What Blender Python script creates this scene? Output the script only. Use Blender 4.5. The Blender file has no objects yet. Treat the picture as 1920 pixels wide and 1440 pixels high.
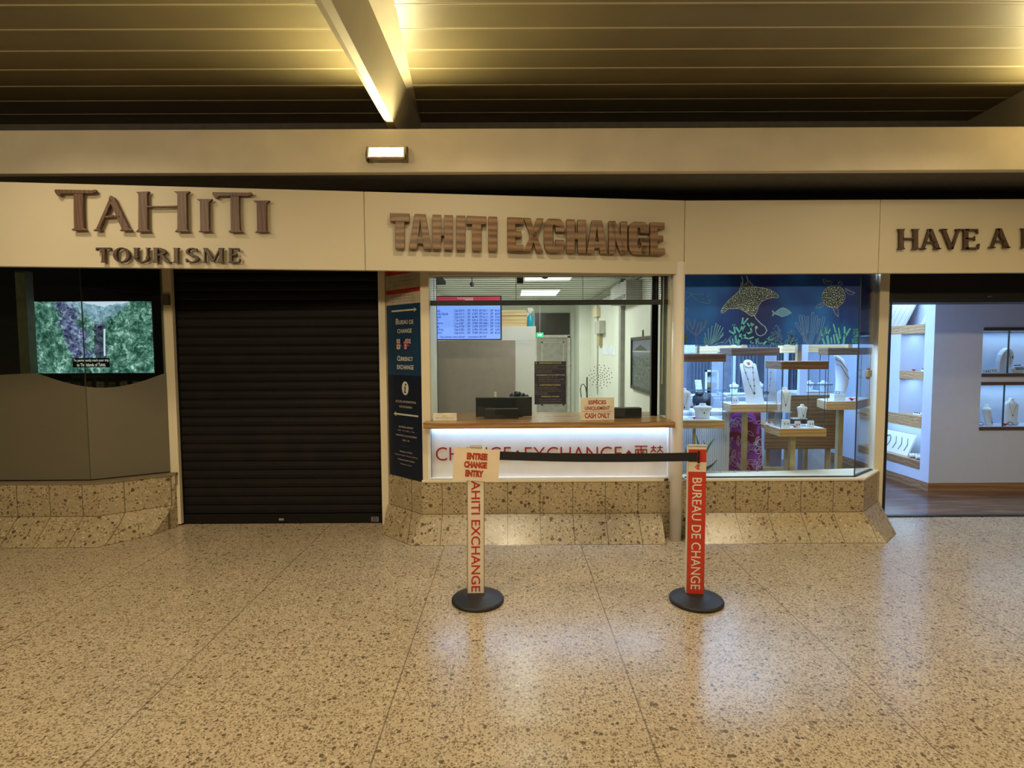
import bpy, bmesh, math, random
from mathutils import Vector, Matrix
random.seed(7)
SC = bpy.context.scene
COL = SC.collection
R = math.radians

# ------------------------------------------------------------------ camera
F = 1040.0                      # focal length in pixels of the 1920x1440 frame
CAM = Vector((0, 0, 1.6))
PITCH, ROLL, YAW = R(3.47), R(0.28), R(0.16)
_r = Vector((1, 0, 0)); _f = Vector((0, math.cos(PITCH), -math.sin(PITCH))); _u = Vector((0, math.sin(PITCH), math.cos(PITCH)))
_yw = Matrix.Rotation(-YAW, 3, 'Z')
_r, _f, _u = _yw @ _r, _yw @ _f, _yw @ _u
RR = math.cos(ROLL) * _r - math.sin(ROLL) * _u
UU = math.sin(ROLL) * _r + math.cos(ROLL) * _u
FF = _f
cd = bpy.data.cameras.new('camera'); cam = bpy.data.objects.new('camera', cd); COL.objects.link(cam)
cd.sensor_width = 36; cd.lens = 36 * F / 1920; cd.clip_start = .02
M = Matrix.Identity(4)
for i, a in enumerate((RR, UU, -FF)):
    for k in range(3): M[k][i] = a[k]
M.translation = CAM
cam.matrix_world = M
SC.camera = cam

# ------------------------------------------------------------------ light and exposure
W = bpy.data.worlds.new('world'); SC.world = W; W.use_nodes = True
W.node_tree.nodes['Background'].inputs[0].default_value = (1.0, .82, .55, 1)
W.node_tree.nodes['Background'].inputs[1].default_value = .045
SC.view_settings.view_transform = 'Standard'; SC.view_settings.look = 'None'
SC.view_settings.exposure = 0.0; SC.view_settings.gamma = 1.0; SC.view_settings.use_curve_mapping = False
WARM = (1.0, .82, .54); NEUT = (.98, 1.0, .92); COOL = (.40, .62, 1.0)
def area(name, loc, target, sx, sy, power, color, spread=180):
    l = bpy.data.lights.new(name, 'AREA'); l.shape = 'RECTANGLE'; l.size = sx; l.size_y = sy
    l.energy = power; l.color = color; l.spread = R(spread)
    o = bpy.data.objects.new(name, l); COL.objects.link(o); o.location = loc
    o.rotation_euler = (Vector(target) - Vector(loc)).to_track_quat('-Z', 'Y').to_euler()
    return o
# concourse lamps overhead, in the part of the hall behind and above the camera, plus added downlights ahead of it
for x_, e_, g_ in ((-3.6, 58, 20), (-.7, 43, 19), (2.4, 28, 20), (5.6, 26, 20)):
    area('concourse_lamp', (x_, -.4, 3.35), (x_ * .95, 2.6, 0), .8, .3, e_, WARM, 150)
    area('added_downlight', (x_ + .6, 2.9, 3.5), (x_ + .6, 3.15, 0), .5, .25, g_, WARM, 136)  # unseen lamp added just above the view, steep light for floor and plinth
# ceiling panels of the exchange office, lamps of the shop, one added lamp in each
area('office_lamp', (.25, 5.35, 2.43), (.25, 5.6, 0), .6, .5, 13, NEUT)  # added lamp without a panel, brightens box and partition from the front
area('office_lamp', (.25, 6.9, 2.43), (.25, 6.9, 0), .6, .6, 30, NEUT)
area('office_lamp', (.3, 8.8, 2.43), (.3, 8.8, 0), .6, .6, 24, NEUT)
area('shop_lamp', (2.4, 5.08, 2.62), (2.4, 5.3, 0), 1.5, .25, 105, COOL)  # added unseen strip that lights the front faces of cabinet and cases
area('shop_lamp', (2.4, 6.3, 2.62), (2.4, 6.3, 0), 1.6, .5, 62, COOL)
area('shop_lamp', (2.6, 7.6, 2.62), (2.6, 7.6, 0), 1.6, .8, 75, COOL)
area('shop_lamp', (4.0, 6.3, 2.62), (4.3, 6.5, 0), .5, .9, 22, COOL)

# ------------------------------------------------------------------ pixel -> place
def ray(px, py): return (FF * F + RR * (px - 960) + UU * (720 - py)).normalized()
def at(px, py, Y):
    d = ray(px, py); return CAM + d * (Y / d.y)
def onplane(px, py, p0, n):
    d = ray(px, py); return CAM + d * ((p0 - CAM).dot(n) / d.dot(n))
def X(px, Y, py=700): return at(px, py, Y).x
def Z(py, Y, px=960): return at(px, py, Y).z

# ------------------------------------------------------------------ materials
def new_mat(name):
    m = bpy.data.materials.new(name); m.use_nodes = True
    nt = m.node_tree; return m, nt, nt.nodes['Principled BSDF']
def N(nt, t, **kw):
    n = nt.nodes.new(t)
    for k, v in kw.items(): setattr(n, k, v)
    return n
def mix(nt, fac, a, b):
    n = N(nt, 'ShaderNodeMix', data_type='RGBA')
    for sock, v in ((n.inputs[0], fac), (n.inputs[6], a), (n.inputs[7], b)):
        if hasattr(v, 'links'): nt.links.new(v, sock)
        elif isinstance(v, (int, float)): sock.default_value = v
        else: sock.default_value = (*v[:3], 1)
    return n.outputs[2]
def mth(nt, op, a, b=None):
    n = N(nt, 'ShaderNodeMath', operation=op)
    for i, v in enumerate((a, b)):
        if v is None: continue
        if hasattr(v, 'links'): nt.links.new(v, n.inputs[i])
        else: n.inputs[i].default_value = v
    return n.outputs[0]
def pos(nt, scale=(1, 1, 1), rot=(0, 0, 0), loc=(0, 0, 0)):
    g = N(nt, 'ShaderNodeNewGeometry'); mp = N(nt, 'ShaderNodeMapping')
    mp.inputs['Scale'].default_value = scale; mp.inputs['Rotation'].default_value = rot; mp.inputs['Location'].default_value = loc
    nt.links.new(g.outputs['Position'], mp.inputs['Vector']); return mp.outputs[0]
def noise(nt, vec, scale, detail=3, rough=.5, dist=0):
    n = N(nt, 'ShaderNodeTexNoise'); n.inputs['Scale'].default_value = scale; n.inputs['Detail'].default_value = detail
    n.inputs['Roughness'].default_value = rough; n.inputs['Distortion'].default_value = dist
    nt.links.new(vec, n.inputs['Vector']); return n
def ramp(nt, fac, stops):
    r = N(nt, 'ShaderNodeValToRGB'); e = r.color_ramp.elements
    while len(e) < len(stops): e.new(.5)
    for k, (p, c) in enumerate(stops): e[k].position = p; e[k].color = (*c, 1)
    nt.links.new(fac, r.inputs[0]); return r.outputs[0]
def bump(nt, b, h, strength=.2, dist=.01):
    n = N(nt, 'ShaderNodeBump'); n.inputs['Strength'].default_value = strength; n.inputs['Distance'].default_value = dist
    nt.links.new(h, n.inputs['Height']); nt.links.new(n.outputs[0], b.inputs['Normal'])

def mat(name, c, rough=.5, metal=0, amt=.12, scale=12, bmp=0, emit=0, ecol=None, spec=.5):
    m, nt, b = new_mat(name)
    n = noise(nt, pos(nt), scale, 4)
    lo = tuple(max(0, v * (1 - amt)) for v in c); hi = tuple(min(1, v * (1 + amt)) for v in c)
    nt.links.new(ramp(nt, n.outputs[0], [(.3, lo), (.7, hi)]), b.inputs['Base Color'])
    b.inputs['Roughness'].default_value = rough; b.inputs['Metallic'].default_value = metal
    b.inputs['Specular IOR Level'].default_value = spec
    if bmp: bump(nt, b, n.outputs[0], bmp, .004)
    if emit:
        b.inputs['Emission Color'].default_value = (*(ecol or c), 1); b.inputs['Emission Strength'].default_value = emit
    return m
def wood(name, c1, c2, axis='x', scale=1.0, rough=.45):
    m, nt, b = new_mat(name)
    s = {'x': (1.2, 9, 9), 'y': (9, 1.2, 9), 'z': (9, 9, 1.2)}[axis]
    v = pos(nt, tuple(k * scale for k in s))
    n = noise(nt, v, 2.2, 6, .6, 1.2); w = N(nt, 'ShaderNodeTexWave', wave_type='BANDS', bands_direction='Z' if axis != 'z' else 'X')
    w.inputs['Scale'].default_value = .9; w.inputs['Distortion'].default_value = 7; w.inputs['Detail'].default_value = 3
    nt.links.new(v, w.inputs['Vector'])
    f = mth(nt, 'ADD', mth(nt, 'MULTIPLY', n.outputs[0], .65), mth(nt, 'MULTIPLY', w.outputs['Fac'], .35))
    nt.links.new(ramp(nt, f, [(.25, c1), (.72, c2)]), b.inputs['Base Color'])
    b.inputs['Roughness'].default_value = rough; bump(nt, b, f, .12, .003); return m
def lines(nt, coord, period, width, offset=0.0):
    """1 on thin joints every `period` metres of a coordinate, else 0"""
    t = mth(nt, 'FRACT', mth(nt, 'DIVIDE', mth(nt, 'ADD', coord, offset + 500 * period), period))
    return mth(nt, 'LESS_THAN', mth(nt, 'MINIMUM', t, mth(nt, 'SUBTRACT', 1.0, t)), width / period / 2)
def sep(nt, vec):
    s = N(nt, 'ShaderNodeSeparateXYZ'); nt.links.new(vec, s.inputs[0]); return s.outputs
def terrazzo(name, base, chip, light, cell, rough, joints, share=.55, fine=.50):
    m, nt, b = new_mat(name)
    p = pos(nt)
    d = noise(nt, p, 40, 2); va = N(nt, 'ShaderNodeVectorMath', operation='MULTIPLY_ADD')
    nt.links.new(d.outputs[1], va.inputs[0]); va.inputs[1].default_value = (.012,) * 3; nt.links.new(p, va.inputs[2])
    col = None
    big = noise(nt, p, 2.2, 3).outputs[0]
    bcol = ramp(nt, big, [(.3, tuple(v * .9 for v in base)), (.7, tuple(min(1, v * 1.07) for v in base))])
    for k, (sc, thr, cc) in enumerate(((cell, share, chip), (cell * 1.6, fine, chip), (cell * 1.25, .66, light), (cell * .62, .90, tuple(v * .5 for v in chip)))):
        vo = N(nt, 'ShaderNodeTexVoronoi'); vo.inputs['Scale'].default_value = sc
        off = N(nt, 'ShaderNodeVectorMath', operation='ADD'); off.inputs[1].default_value = (3.1 * k, 1.7 * k, 2.3 * k)
        nt.links.new(va.outputs[0], off.inputs[0]); nt.links.new(off.outputs[0], vo.inputs['Vector'])
        rnd = sep(nt, vo.outputs['Color'])
        # every chip has its own size and tint
        sz = mth(nt, 'MULTIPLY', mth(nt, 'ADD', mth(nt, 'MULTIPLY', rnd[1], .6), .35), .62)
        msk = mth(nt, 'MULTIPLY', mth(nt, 'GREATER_THAN', rnd[0], thr), mth(nt, 'LESS_THAN', vo.outputs['Distance'], sz))
        cc2 = ramp(nt, rnd[2], [(0, tuple(v * .7 for v in cc)), (1, tuple(min(1, v * 1.25) for v in cc))])
        bcol = mix(nt, mth(nt, 'MULTIPLY', msk, .85), bcol, cc2)
    j = joints(nt, sep(nt, p))
    bcol = mix(nt, mth(nt, 'MULTIPLY', j, .72), bcol, tuple(v * .22 for v in base))
    nt.links.new(bcol, b.inputs['Base Color'])
    rg = noise(nt, p, 5, 3).outputs[0]
    nt.links.new(mth(nt, 'ADD', mth(nt, 'MULTIPLY', rg, .12), rough - .06), b.inputs['Roughness'])
    bump(nt, b, mth(nt, 'SUBTRACT', mth(nt, 'MULTIPLY', noise(nt, p, 3, 1).outputs[0], .3), j), .08, .003)
    return m
def floor_joints(nt, s):
    a = lines(nt, s[0], 1.12, .007, .549)
    fine = mth(nt, 'MULTIPLY', lines(nt, s[0], 1.12, .004, -.011), .45)
    shift = mth(nt, 'MULTIPLY', mth(nt, 'FLOOR', mth(nt, 'DIVIDE', mth(nt, 'ADD', s[0], .549 + 112), 1.12)), .31)
    hy = mth(nt, 'MULTIPLY', lines(nt, mth(nt, 'ADD', s[1], shift), .56, .004, 0), .55)
    return mth(nt, 'MAXIMUM', a, mth(nt, 'MAXIMUM', fine, hy))
def plinth_joints(nt, s):
    h = mth(nt, 'LESS_THAN', mth(nt, 'ABSOLUTE', mth(nt, 'SUBTRACT', s[2], .207)), .0035)
    return mth(nt, 'MAXIMUM', mth(nt, 'MAXIMUM', lines(nt, s[0], .278, .0075, .03), h), mth(nt, 'LESS_THAN', s[2], .004))

TERRAZZO = terrazzo('terrazzo_floor', (.50, .405, .272), (.195, .138, .078), (.60, .50, .36), 80, .23, floor_joints, .40)
PLINTH = terrazzo('terrazzo_plinth', (.40, .315, .185), (.15, .095, .05), (.52, .44, .29), 52, .25, plinth_joints, .76, .80)
CREAM = mat('cream_paint', (.72, .63, .44), .55, amt=.03, scale=1.5)
FASCIA = mat('fascia_paint', (.56, .49, .345), .5, amt=.035, scale=1.2)
def slat_mat():
    m, nt, b = new_mat('ceiling_slat_paint'); p = pos(nt); n = noise(nt, p, 2, 4)
    base = ramp(nt, n.outputs[0], [(.3, (.16, .13, .068)), (.7, (.195, .16, .084))])
    nt.links.new(mix(nt, lines(nt, sep(nt, p)[1], .24, .013, 8.02), base, (.50, .44, .29)), b.inputs['Base Color'])
    b.inputs['Roughness'].default_value = .45; return m
SLAT = slat_mat()
RAFTER = mat('rafter_paint', (.44, .39, .28), .7, amt=.06, scale=3)
CONCRETE = mat('painted_concrete', (.66, .58, .43), .7, amt=.07, scale=3, bmp=.05)
DARK = mat('dark_void_paint', (.016, .014, .011), .8)
BLOCK = mat('grey_blockwork', (.16, .14, .11), .8)
BLACK = mat('black_plastic', (.012, .012, .014), .42)
RUBBER = mat('black_rubber', (.014, .014, .016), .5, bmp=.05, scale=90)
SHUTTER = mat('black_shutter_paint', (.0075, .0058, .0045), .6, amt=.25, scale=6, spec=.2)
WHITE = mat('white_paint', (.80, .80, .78), .5, amt=.02)
OFFWALL = mat('office_wall_paint', (.72, .74, .66), .6, amt=.05, scale=2.5)
SHOPWALL = mat('shop_wall_paint', (.56, .62, .76), .6, amt=.02)
GREYWALL = mat('grey_taupe_panel', (.40, .34, .29), .5, amt=.06)
BROWNLETTER = wood('sign_wood', (.055, .022, .008), (.135, .058, .02), 'z', 1.6)
DARKLETTER = wood('dark_sign_wood', (.038, .018, .008), (.085, .042, .018), 'z', 1.6)
EXWOOD = wood('grained_sign_wood', (.075, .032, .008), (.26, .135, .038), 'x', .8, .38)
OAK = wood('oak_veneer', (.36, .21, .085), (.56, .36, .17), 'x', 1.2)
COUNTERWOOD = wood('counter_wood', (.24, .12, .04), (.44, .26, .10), 'x', 1.0, .25)
PALEOAK = wood('pale_pine', (.66, .46, .21), (.86, .66, .37), 'x', 1.0)
DARKOAK = wood('brown_oak', (.13, .062, .022), (.23, .12, .048), 'x', 1.0)
BASEWOOD = wood('baseboard_wood', (.22, .12, .06), (.36, .21, .11), 'x', .8)
POLE = mat('gold_beige_metal', (.52, .42, .22), .35, .35)
BUST = mat('white_leatherette', (.74, .79, .84), .45, amt=.02)
ACRYL = mat('grey_acrylic_edge', (.60, .66, .70), .2)
RED = mat('red_silk', (.55, .008, .015), .5)
REDPRINT = mat('red_print', (.50, .025, .02), .5)
CRIMSON = mat('crimson_letter', (.33, .012, .025), .4)
ORANGERED = mat('red_vinyl', (.58, .045, .018), .38, amt=.04)
CREAMVINYL = mat('cream_vinyl', (.76, .66, .50), .42, amt=.03)
PAPER = mat('cream_paper', (.80, .66, .46), .7, amt=.04)
CARD = mat('pale_card', (.72, .66, .52), .7)
PEARL = mat('black_pearl', (.06, .07, .08), .2)
SILVER = mat('silver', (.35, .36, .38), .3, .8)
TEAL = mat('teal_liquid_plastic', (.03, .42, .62), .3)
NAVY = mat('navy_print', (.006, .011, .028), .42, amt=.08)
BLUEPRINT = mat('blue_print', (.010, .042, .095), .42, amt=.08)
LILACPRINT = mat('dark_violet_print', (.040, .034, .062), .45)
PALEINK = mat('pale_ink', (.62, .58, .48), .5)
DIMWHITE = mat('dim_white_print', (.42, .37, .30), .5)
YELLOWINK = mat('yellow_ink', (.58, .50, .22), .5)
GREYINK = mat('grey_ink', (.12, .10, .09), .5)
DARKINK = mat('dark_ink', (.02, .018, .02), .5)
HAIR = mat('black_hair', (.012, .010, .010), .5, amt=.4, scale=60, bmp=.4)
SKIN = mat('skin', (.42, .24, .16), .5)
DARKCLOTH = mat('dark_cloth', (.03, .03, .035), .8)
GREEN = mat('green_leaf', (.05, .15, .05), .45, amt=.3)
ALU = mat('brushed_metal', (.42, .39, .33), .35, .6)
def glass_mat(name, tint=(1, 1, 1), refl=.06, rough=0.0):
    m = bpy.data.materials.new(name); m.use_nodes = True; nt = m.node_tree
    nt.nodes.remove(nt.nodes['Principled BSDF']); out = nt.nodes['Material Output']
    t = N(nt, 'ShaderNodeBsdfTransparent'); t.inputs[0].default_value = (*tint, 1)
    g = N(nt, 'ShaderNodeBsdfGlossy'); g.inputs['Roughness'].default_value = rough
    lw = N(nt, 'ShaderNodeLayerWeight'); lw.inputs[0].default_value = .12
    fac = mth(nt, 'ADD', mth(nt, 'MULTIPLY', lw.outputs['Fresnel'], .6), refl * .4)
    mx = N(nt, 'ShaderNodeMixShader'); nt.links.new(fac, mx.inputs[0]); nt.links.new(t.outputs[0], mx.inputs[1]); nt.links.new(g.outputs[0], mx.inputs[2])
    nt.links.new(mx.outputs[0], out.inputs[0]); return m
GLASS = glass_mat('clear_glass', (.95, .98, .96))
CASEGLASS = glass_mat('display_case_glass', (.95, .98, 1), .04)
DIMGLASS = glass_mat('smoked_glass', (.62, .66, .6), .08)
def emit_mat(name, col, s):
    m, nt, b = new_mat(name); b.inputs['Base Color'].default_value = (*col, 1)
    b.inputs['Emission Color'].default_value = (*col, 1); b.inputs['Emission Strength'].default_value = s; return m
LAMPFACE = emit_mat('flood_lamp_face', (1, .84, .42), 640)
LEDSTRIP = emit_mat('led_strip', (.40, .64, 1), 30)
OFFICELIGHT = emit_mat('light_panel_diffuser', (.97, 1, .96), 2.2)
EXITGREEN = emit_mat('exit_sign_green', (.02, .30, .14), .5)
NICHELED = emit_mat('niche_led', (.72, .88, 1), 7)

# ------------------------------------------------------------------ mesh builder
class MB:
    def __init__(s): s.v = []; s.f = []; s.m = None
    def frame(s, o=None, u=None, v=None, n=None):
        """local (a, b, c) -> o + a*u + b*v + c*n for what is added next"""
        s.m = None if o is None else (Vector(o), Vector(u), Vector(v), Vector(n)); return s
    def add(s, vs, fs):
        k = len(s.v)
        for p in vs:
            if s.m: o, u, v, n = s.m; p = o + u * p[0] + v * p[1] + n * p[2]
            s.v.append(Vector(p))
        s.f += [tuple(i + k for i in f) for f in fs]; return s
    def box(s, x0, x1, y0, y1, z0, z1):
        vs = [(x, y, z) for x in (x0, x1) for y in (y0, y1) for z in (z0, z1)]
        return s.add(vs, [(0, 1, 3, 2), (4, 6, 7, 5), (0, 4, 5, 1), (2, 3, 7, 6), (0, 2, 6, 4), (1, 5, 7, 3)])
    def pbox(s, px0, px1, py0, py1, Y0, Y1):
        c = (px0 + px1) / 2; m = (py0 + py1) / 2
        return s.box(X(px0, Y0, m), X(px1, Y0, m), Y0, Y1, Z(py1, Y0, c), Z(py0, Y0, c))
    def loftpoly(s, A, B):
        n = len(A)
        return s.add(list(A) + list(B), [tuple(range(n - 1, -1, -1)), tuple(range(n, 2 * n))] + [(i, (i + 1) % n, n + (i + 1) % n, n + i) for i in range(n)])
    def prism_x(s, poly, x0, x1): return s.loftpoly([(x0, a, b) for a, b in poly], [(x1, a, b) for a, b in poly])
    def prism_z(s, poly, z0, z1): return s.loftpoly([(a, b, z0) for a, b in poly], [(a, b, z1) for a, b in poly])
    def flat(s, poly, c=0.0): return s.add([(a, b, c) for a, b in poly], [tuple(range(len(poly)))])
    def plate(s, poly, c0, c1): return s.loftpoly([(a, b, c0) for a, b in poly], [(a, b, c1) for a, b in poly])
    def rings(s, rs, cap=True):
        n = len(rs[0]); vs = [p for r in rs for p in r]
        fs = [(k * n + i, k * n + (i + 1) % n, (k + 1) * n + (i + 1) % n, (k + 1) * n + i) for k in range(len(rs) - 1) for i in range(n)]
        if cap: fs += [tuple(range(n - 1, -1, -1)), tuple((len(rs) - 1) * n + i for i in range(n))]
        return s.add(vs, fs)
    def lathe(s, c, prof, n=32):
        c = Vector(c)
        return s.rings([[c + Vector((r * math.cos(2 * math.pi * i / n), r * math.sin(2 * math.pi * i / n), z)) for i in range(n)] for r, z in prof])
    def ell(s, c, rx, ry, rz, n=16, m=9):
        c = Vector(c); rs = []
        for k in range(m + 1):
            a = -math.pi / 2 + math.pi * (k * .98 + .01 * m) / m
            rs.append([c + Vector((rx * math.cos(a) * math.cos(2 * math.pi * i / n), ry * math.cos(a) * math.sin(2 * math.pi * i / n), rz * math.sin(a))) for i in range(n)])
        return s.rings(rs)
    def tube(s, pts, r, n=8):
        pts = [Vector(p) for p in pts]; rs = []
        for i, p in enumerate(pts):
            t = (pts[min(i + 1, len(pts) - 1)] - pts[max(i - 1, 0)]).normalized()
            a = t.cross(Vector((0, 0, 1)))
            if a.length < .1: a = t.cross(Vector((0, 1, 0)))
            a.normalize(); b = t.cross(a); q = r[i] if isinstance(r, (list, tuple)) else r
            rs.append([p + a * q * math.cos(2 * math.pi * k / n) + b * q * math.sin(2 * math.pi * k / n) for k in range(n)])
        return s.rings(rs)
    def grid(s, fn, nu, nv):
        vs = [fn(i / nu, j / nv) for j in range(nv + 1) for i in range(nu + 1)]
        return s.add(vs, [(j * (nu + 1) + i, j * (nu + 1) + i + 1, (j + 1) * (nu + 1) + i + 1, (j + 1) * (nu + 1) + i) for j in range(nv) for i in range(nu)])
    def text(s, string, cx, cy, w, h, c=0.0, bold=0.0, rot=0, depth=0.0, slant=0):
        """lettering centred at (cx, cy) of the frame, fitted into w x h"""
        vs, fs, W0, H0 = glyphs(string, bold, depth)
        k = 1 if h is None else h / H0
        sx = w / W0 if w else k
        if h is None: k = sx
        ca, sa = math.cos(rot), math.sin(rot)
        out = []
        for x, y, z in vs:
            a, b = (x - W0 / 2) * sx + slant * (y - H0 / 2) * k, (y - H0 / 2) * k
            out.append((cx + a * ca - b * sa, cy + a * sa + b * ca, c + (z * depth if depth else 0)))
        return s.add(out, fs)
    def build(s, name, m, parent=None, bevel=0, smooth=False, solid=0, origin=None):
        me = bpy.data.meshes.new(name)
        o0 = root_loc(parent) if parent else (Vector(origin) if origin is not None else Vector((0, 0, 0)))
        me.from_pydata([tuple(p - o0) for p in s.v], [], s.f); me.validate(); me.update()
        bm = bmesh.new(); bm.from_mesh(me)
        bmesh.ops.recalc_face_normals(bm, faces=bm.faces); bm.to_mesh(me); bm.free()
        me.materials.append(m)
        o = bpy.data.objects.new(name, me); COL.objects.link(o)
        if parent: o.parent = parent
        elif origin is not None: o.location = o0
        if smooth:
            for p in me.polygons: p.use_smooth = True
        if solid:
            q = o.modifiers.new('solid', 'SOLIDIFY'); q.thickness = solid; q.offset = 0
        if bevel:
            q = o.modifiers.new('bevel', 'BEVEL'); q.width = bevel; q.segments = 2; q.limit_method = 'ANGLE'
        return o
_ROOT = {}
def root_loc(o):
    while o.parent: o = o.parent
    return o.location.copy()
_G = {}
def glyphs(string, bold=0.0, depth=0.0):
    key = (string, bold, depth > 0)
    if key in _G: return _G[key]
    cu = bpy.data.curves.new('t', 'FONT'); cu.body = string; cu.offset = bold; cu.resolution_u = 4
    cu.extrude = .5 if depth else 0
    ob = bpy.data.objects.new('t', cu); COL.objects.link(ob)
    dg = bpy.context.evaluated_depsgraph_get(); dg.update()
    me = bpy.data.meshes.new_from_object(ob.evaluated_get(dg))
    vs = [tuple(v.co) for v in me.vertices]; fs = [tuple(p.vertices) for p in me.polygons]
    bpy.data.objects.remove(ob); bpy.data.meshes.remove(me); bpy.data.curves.remove(cu)
    x0 = min(v[0] for v in vs); x1 = max(v[0] for v in vs); y0 = min(v[1] for v in vs); y1 = max(v[1] for v in vs)
    _G[key] = ([(x - x0, y - y0, z) for x, y, z in vs], fs, x1 - x0, y1 - y0); return _G[key]
def tag(o, label=None, cat=None, group=None, kind=None):
    if label: o['label'] = label
    if cat: o['category'] = cat
    if group: o['group'] = group
    if kind: o['kind'] = kind
    return o
def thing(name, loc, label, cat, group=None):
    o = bpy.data.objects.new(name, None); COL.objects.link(o); o.location = loc; o.empty_display_size = .1
    return tag(o, label, cat, group)
def single(name, mb, m, label, cat, group=None, **kw): return tag(mb.build(name, m, **kw), label, cat, group)
def struct(name, mb, m, label=None, **kw): return tag(mb.build(name, m, **kw), label, None, None, 'structure')
def copy_tree(o, parent=None):
    c = o.copy(); COL.objects.link(c)
    if parent: c.parent = parent
    for ch in o.children: copy_tree(ch, c)
    return c
UP = Vector((0, 0, 1))
def circle(cx, cy, rx, ry=None, n=24): return [(cx + rx * math.cos(2 * math.pi * i / n), cy + (ry or rx) * math.sin(2 * math.pi * i / n)) for i in range(n)]

# ================================================================== SETTING
FACE, SILL = 4.66, Z(904, 4.66)
CEIL = 3.57
struct('floor', MB().box(-9, 11, -9, 5.2, -.1, 0), TERRAZZO, 'beige speckled terrazzo concourse floor')
# ceiling: long metal slats, each with a small lip towards the hall
c = MB(); y = -8.02
while y < 5.1:
    c.add([(-9, y, CEIL - .012), (11, y, CEIL - .012), (11, y, CEIL - .014), (-9, y, CEIL - .014), (-9, y + .020, CEIL - .014), (11, y + .020, CEIL - .014),
           (11, y + .026, CEIL - .012), (-9, y + .026, CEIL - .012), (11, y + .24, CEIL - .012), (-9, y + .24, CEIL - .012)],
          [(0, 1, 2, 3), (3, 2, 5, 4), (4, 5, 6, 7), (7, 6, 8, 9)]); y += .24
c.box(-9, 11, -8, 5.1, CEIL, CEIL + .1)
struct('ceiling', c, SLAT, 'olive lit metal slat ceiling above the shops')
BY0, BY1 = 4.2, 4.8
struct('ceiling_beam', MB().box(-9, 11, BY0, BY0 + .07, Z(322, BY0), Z(240.5, BY0)), CONCRETE, 'long cream concrete beam above the shop signs', bevel=.006)
struct('beam_core', MB().box(-9, 11, BY0 + .07, BY1, Z(322, BY0) + .004, Z(240.5, BY0) - .002), mat('dark_beam_paint', (.10, .095, .085), .8), 'dark underside behind the cream beam')
for k, (xc, sgn) in enumerate(((-.875, 1), (4.08, -1))):
    zb = Z(232, BY0) + .01
    r_ = MB()
    def sec(Y, wr): return [(xc - .025, Y, zb), (xc + .025, Y, zb), (xc + wr, Y, CEIL - .01), (xc - wr * .35, Y, CEIL - .01)] if sgn > 0 else [(xc - .025, Y, zb), (xc + .025, Y, zb), (xc + wr * .35, Y, CEIL - .01), (xc - wr, Y, CEIL - .01)]
    r_.loftpoly(sec(-8, 1.05), sec(4.95, .12))
    struct('ceiling_rafter', r_, RAFTER, ['wedge shaped cream rafter casing crossing the ceiling', 'second rafter casing at the edge of the ceiling'][k])
w = MB().box(-9, 11, 4.9, 5.0, 2.36, CEIL)
o = struct('wall_back', w, BLOCK, 'dark blockwork wall above the shop signs')
# fascia boards (a bent row of cream panels)
FP = [Vector((X(-130, 3.93), 3.93, 0)), Vector((X(689, 4.26), 4.26, 0)), Vector((X(1280, 4.55), 4.55, 0)), Vector((X(1640, 4.55), 4.55, 0)), Vector((X(2150, 4.55), 4.55, 0))]
FZ0, FZ1 = 2.212, 2.80
for k in range(4):
    a, b = FP[k], FP[k + 1]; t = (b - a).normalized(); n = Vector((t.y, -t.x, 0))
    m_ = MB().frame(a, t, UP, n); L = (b - a).length
    m_.box(.0015, L - .0015, FZ0, FZ1, -.05, 0)
    struct('trim_%d' % (k + 1), m_, FASCIA, ['cream fascia board carrying the serif wooden sign', 'cream fascia board carrying the block letter wooden sign', 'plain cream fascia board above the blue sea banner', 'cream fascia board above the open shop entrance'][k], bevel=.003)
struct('shop_soffit', MB().box(-9, 11, 4.62, 8.0, 2.72, 2.76), DARK)
struct('shop_soffit', MB().box(-9, X(800, 4.9), 4.62, 6.45, 2.36, 2.40), DARK)

# ---- plinths: upright tiled face and sloping toe, one prism per straight run
def plinth(name, pts, toes, label):
    """pts: plan points of the face line, toes: plan points of the toe line (same count)"""
    m_ = MB()
    zt = .207
    for i in range(len(pts) - 1):
        a, b, ta, tb = pts[i], pts[i + 1], toes[i], toes[i + 1]
        bk = 5.0
        m_.add([(a[0], a[1], SILL), (b[0], b[1], SILL), (b[0], b[1], zt), (a[0], a[1], zt)], [(0, 1, 2, 3)])
        if ta and tb:
            m_.add([(a[0], a[1], zt), (b[0], b[1], zt), (tb[0], tb[1], 0), (ta[0], ta[1], 0)], [(0, 1, 2, 3)])
            if i == 0 or not toes[i - 1]: m_.add([(a[0], a[1], zt), (ta[0], ta[1], 0), (a[0], a[1], 0)], [(0, 1, 2)])
            if i == len(pts) - 2 or (i + 2 < len(toes) and not toes[i + 2]): m_.add([(b[0], b[1], zt), (tb[0], tb[1], 0), (b[0], b[1], 0)], [(0, 1, 2)])
        else:
            m_.add([(a[0], a[1], zt), (b[0], b[1], zt), (b[0], b[1], 0), (a[0], a[1], 0)], [(0, 1, 2, 3)])
    top = [(p[0], p[1], SILL) for p in pts] + [(pts[-1][0], max(5.05, pts[-1][1]), SILL), (pts[0][0], max(5.05, pts[0][1]), SILL)]
    m_.add(top, [tuple(range(len(top)))])
    # backs and ends
    e = pts[-1]; m_.add([(e[0], e[1], SILL), (e[0], 5.05, SILL), (e[0], 5.05, 0), (e[0], e[1], 0)], [(0, 1, 2, 3)])
    e = pts[0]; m_.add([(e[0], e[1], SILL), (e[0], 5.05, SILL), (e[0], 5.05, 0), (e[0], e[1], 0)], [(0, 1, 2, 3)])
    return struct(name, m_, PLINTH, label)
TOE = 4.47
lf = [(X(-250, FACE), FACE), (X(172, FACE), FACE), (X(318, 5.0), 5.0)]
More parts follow.
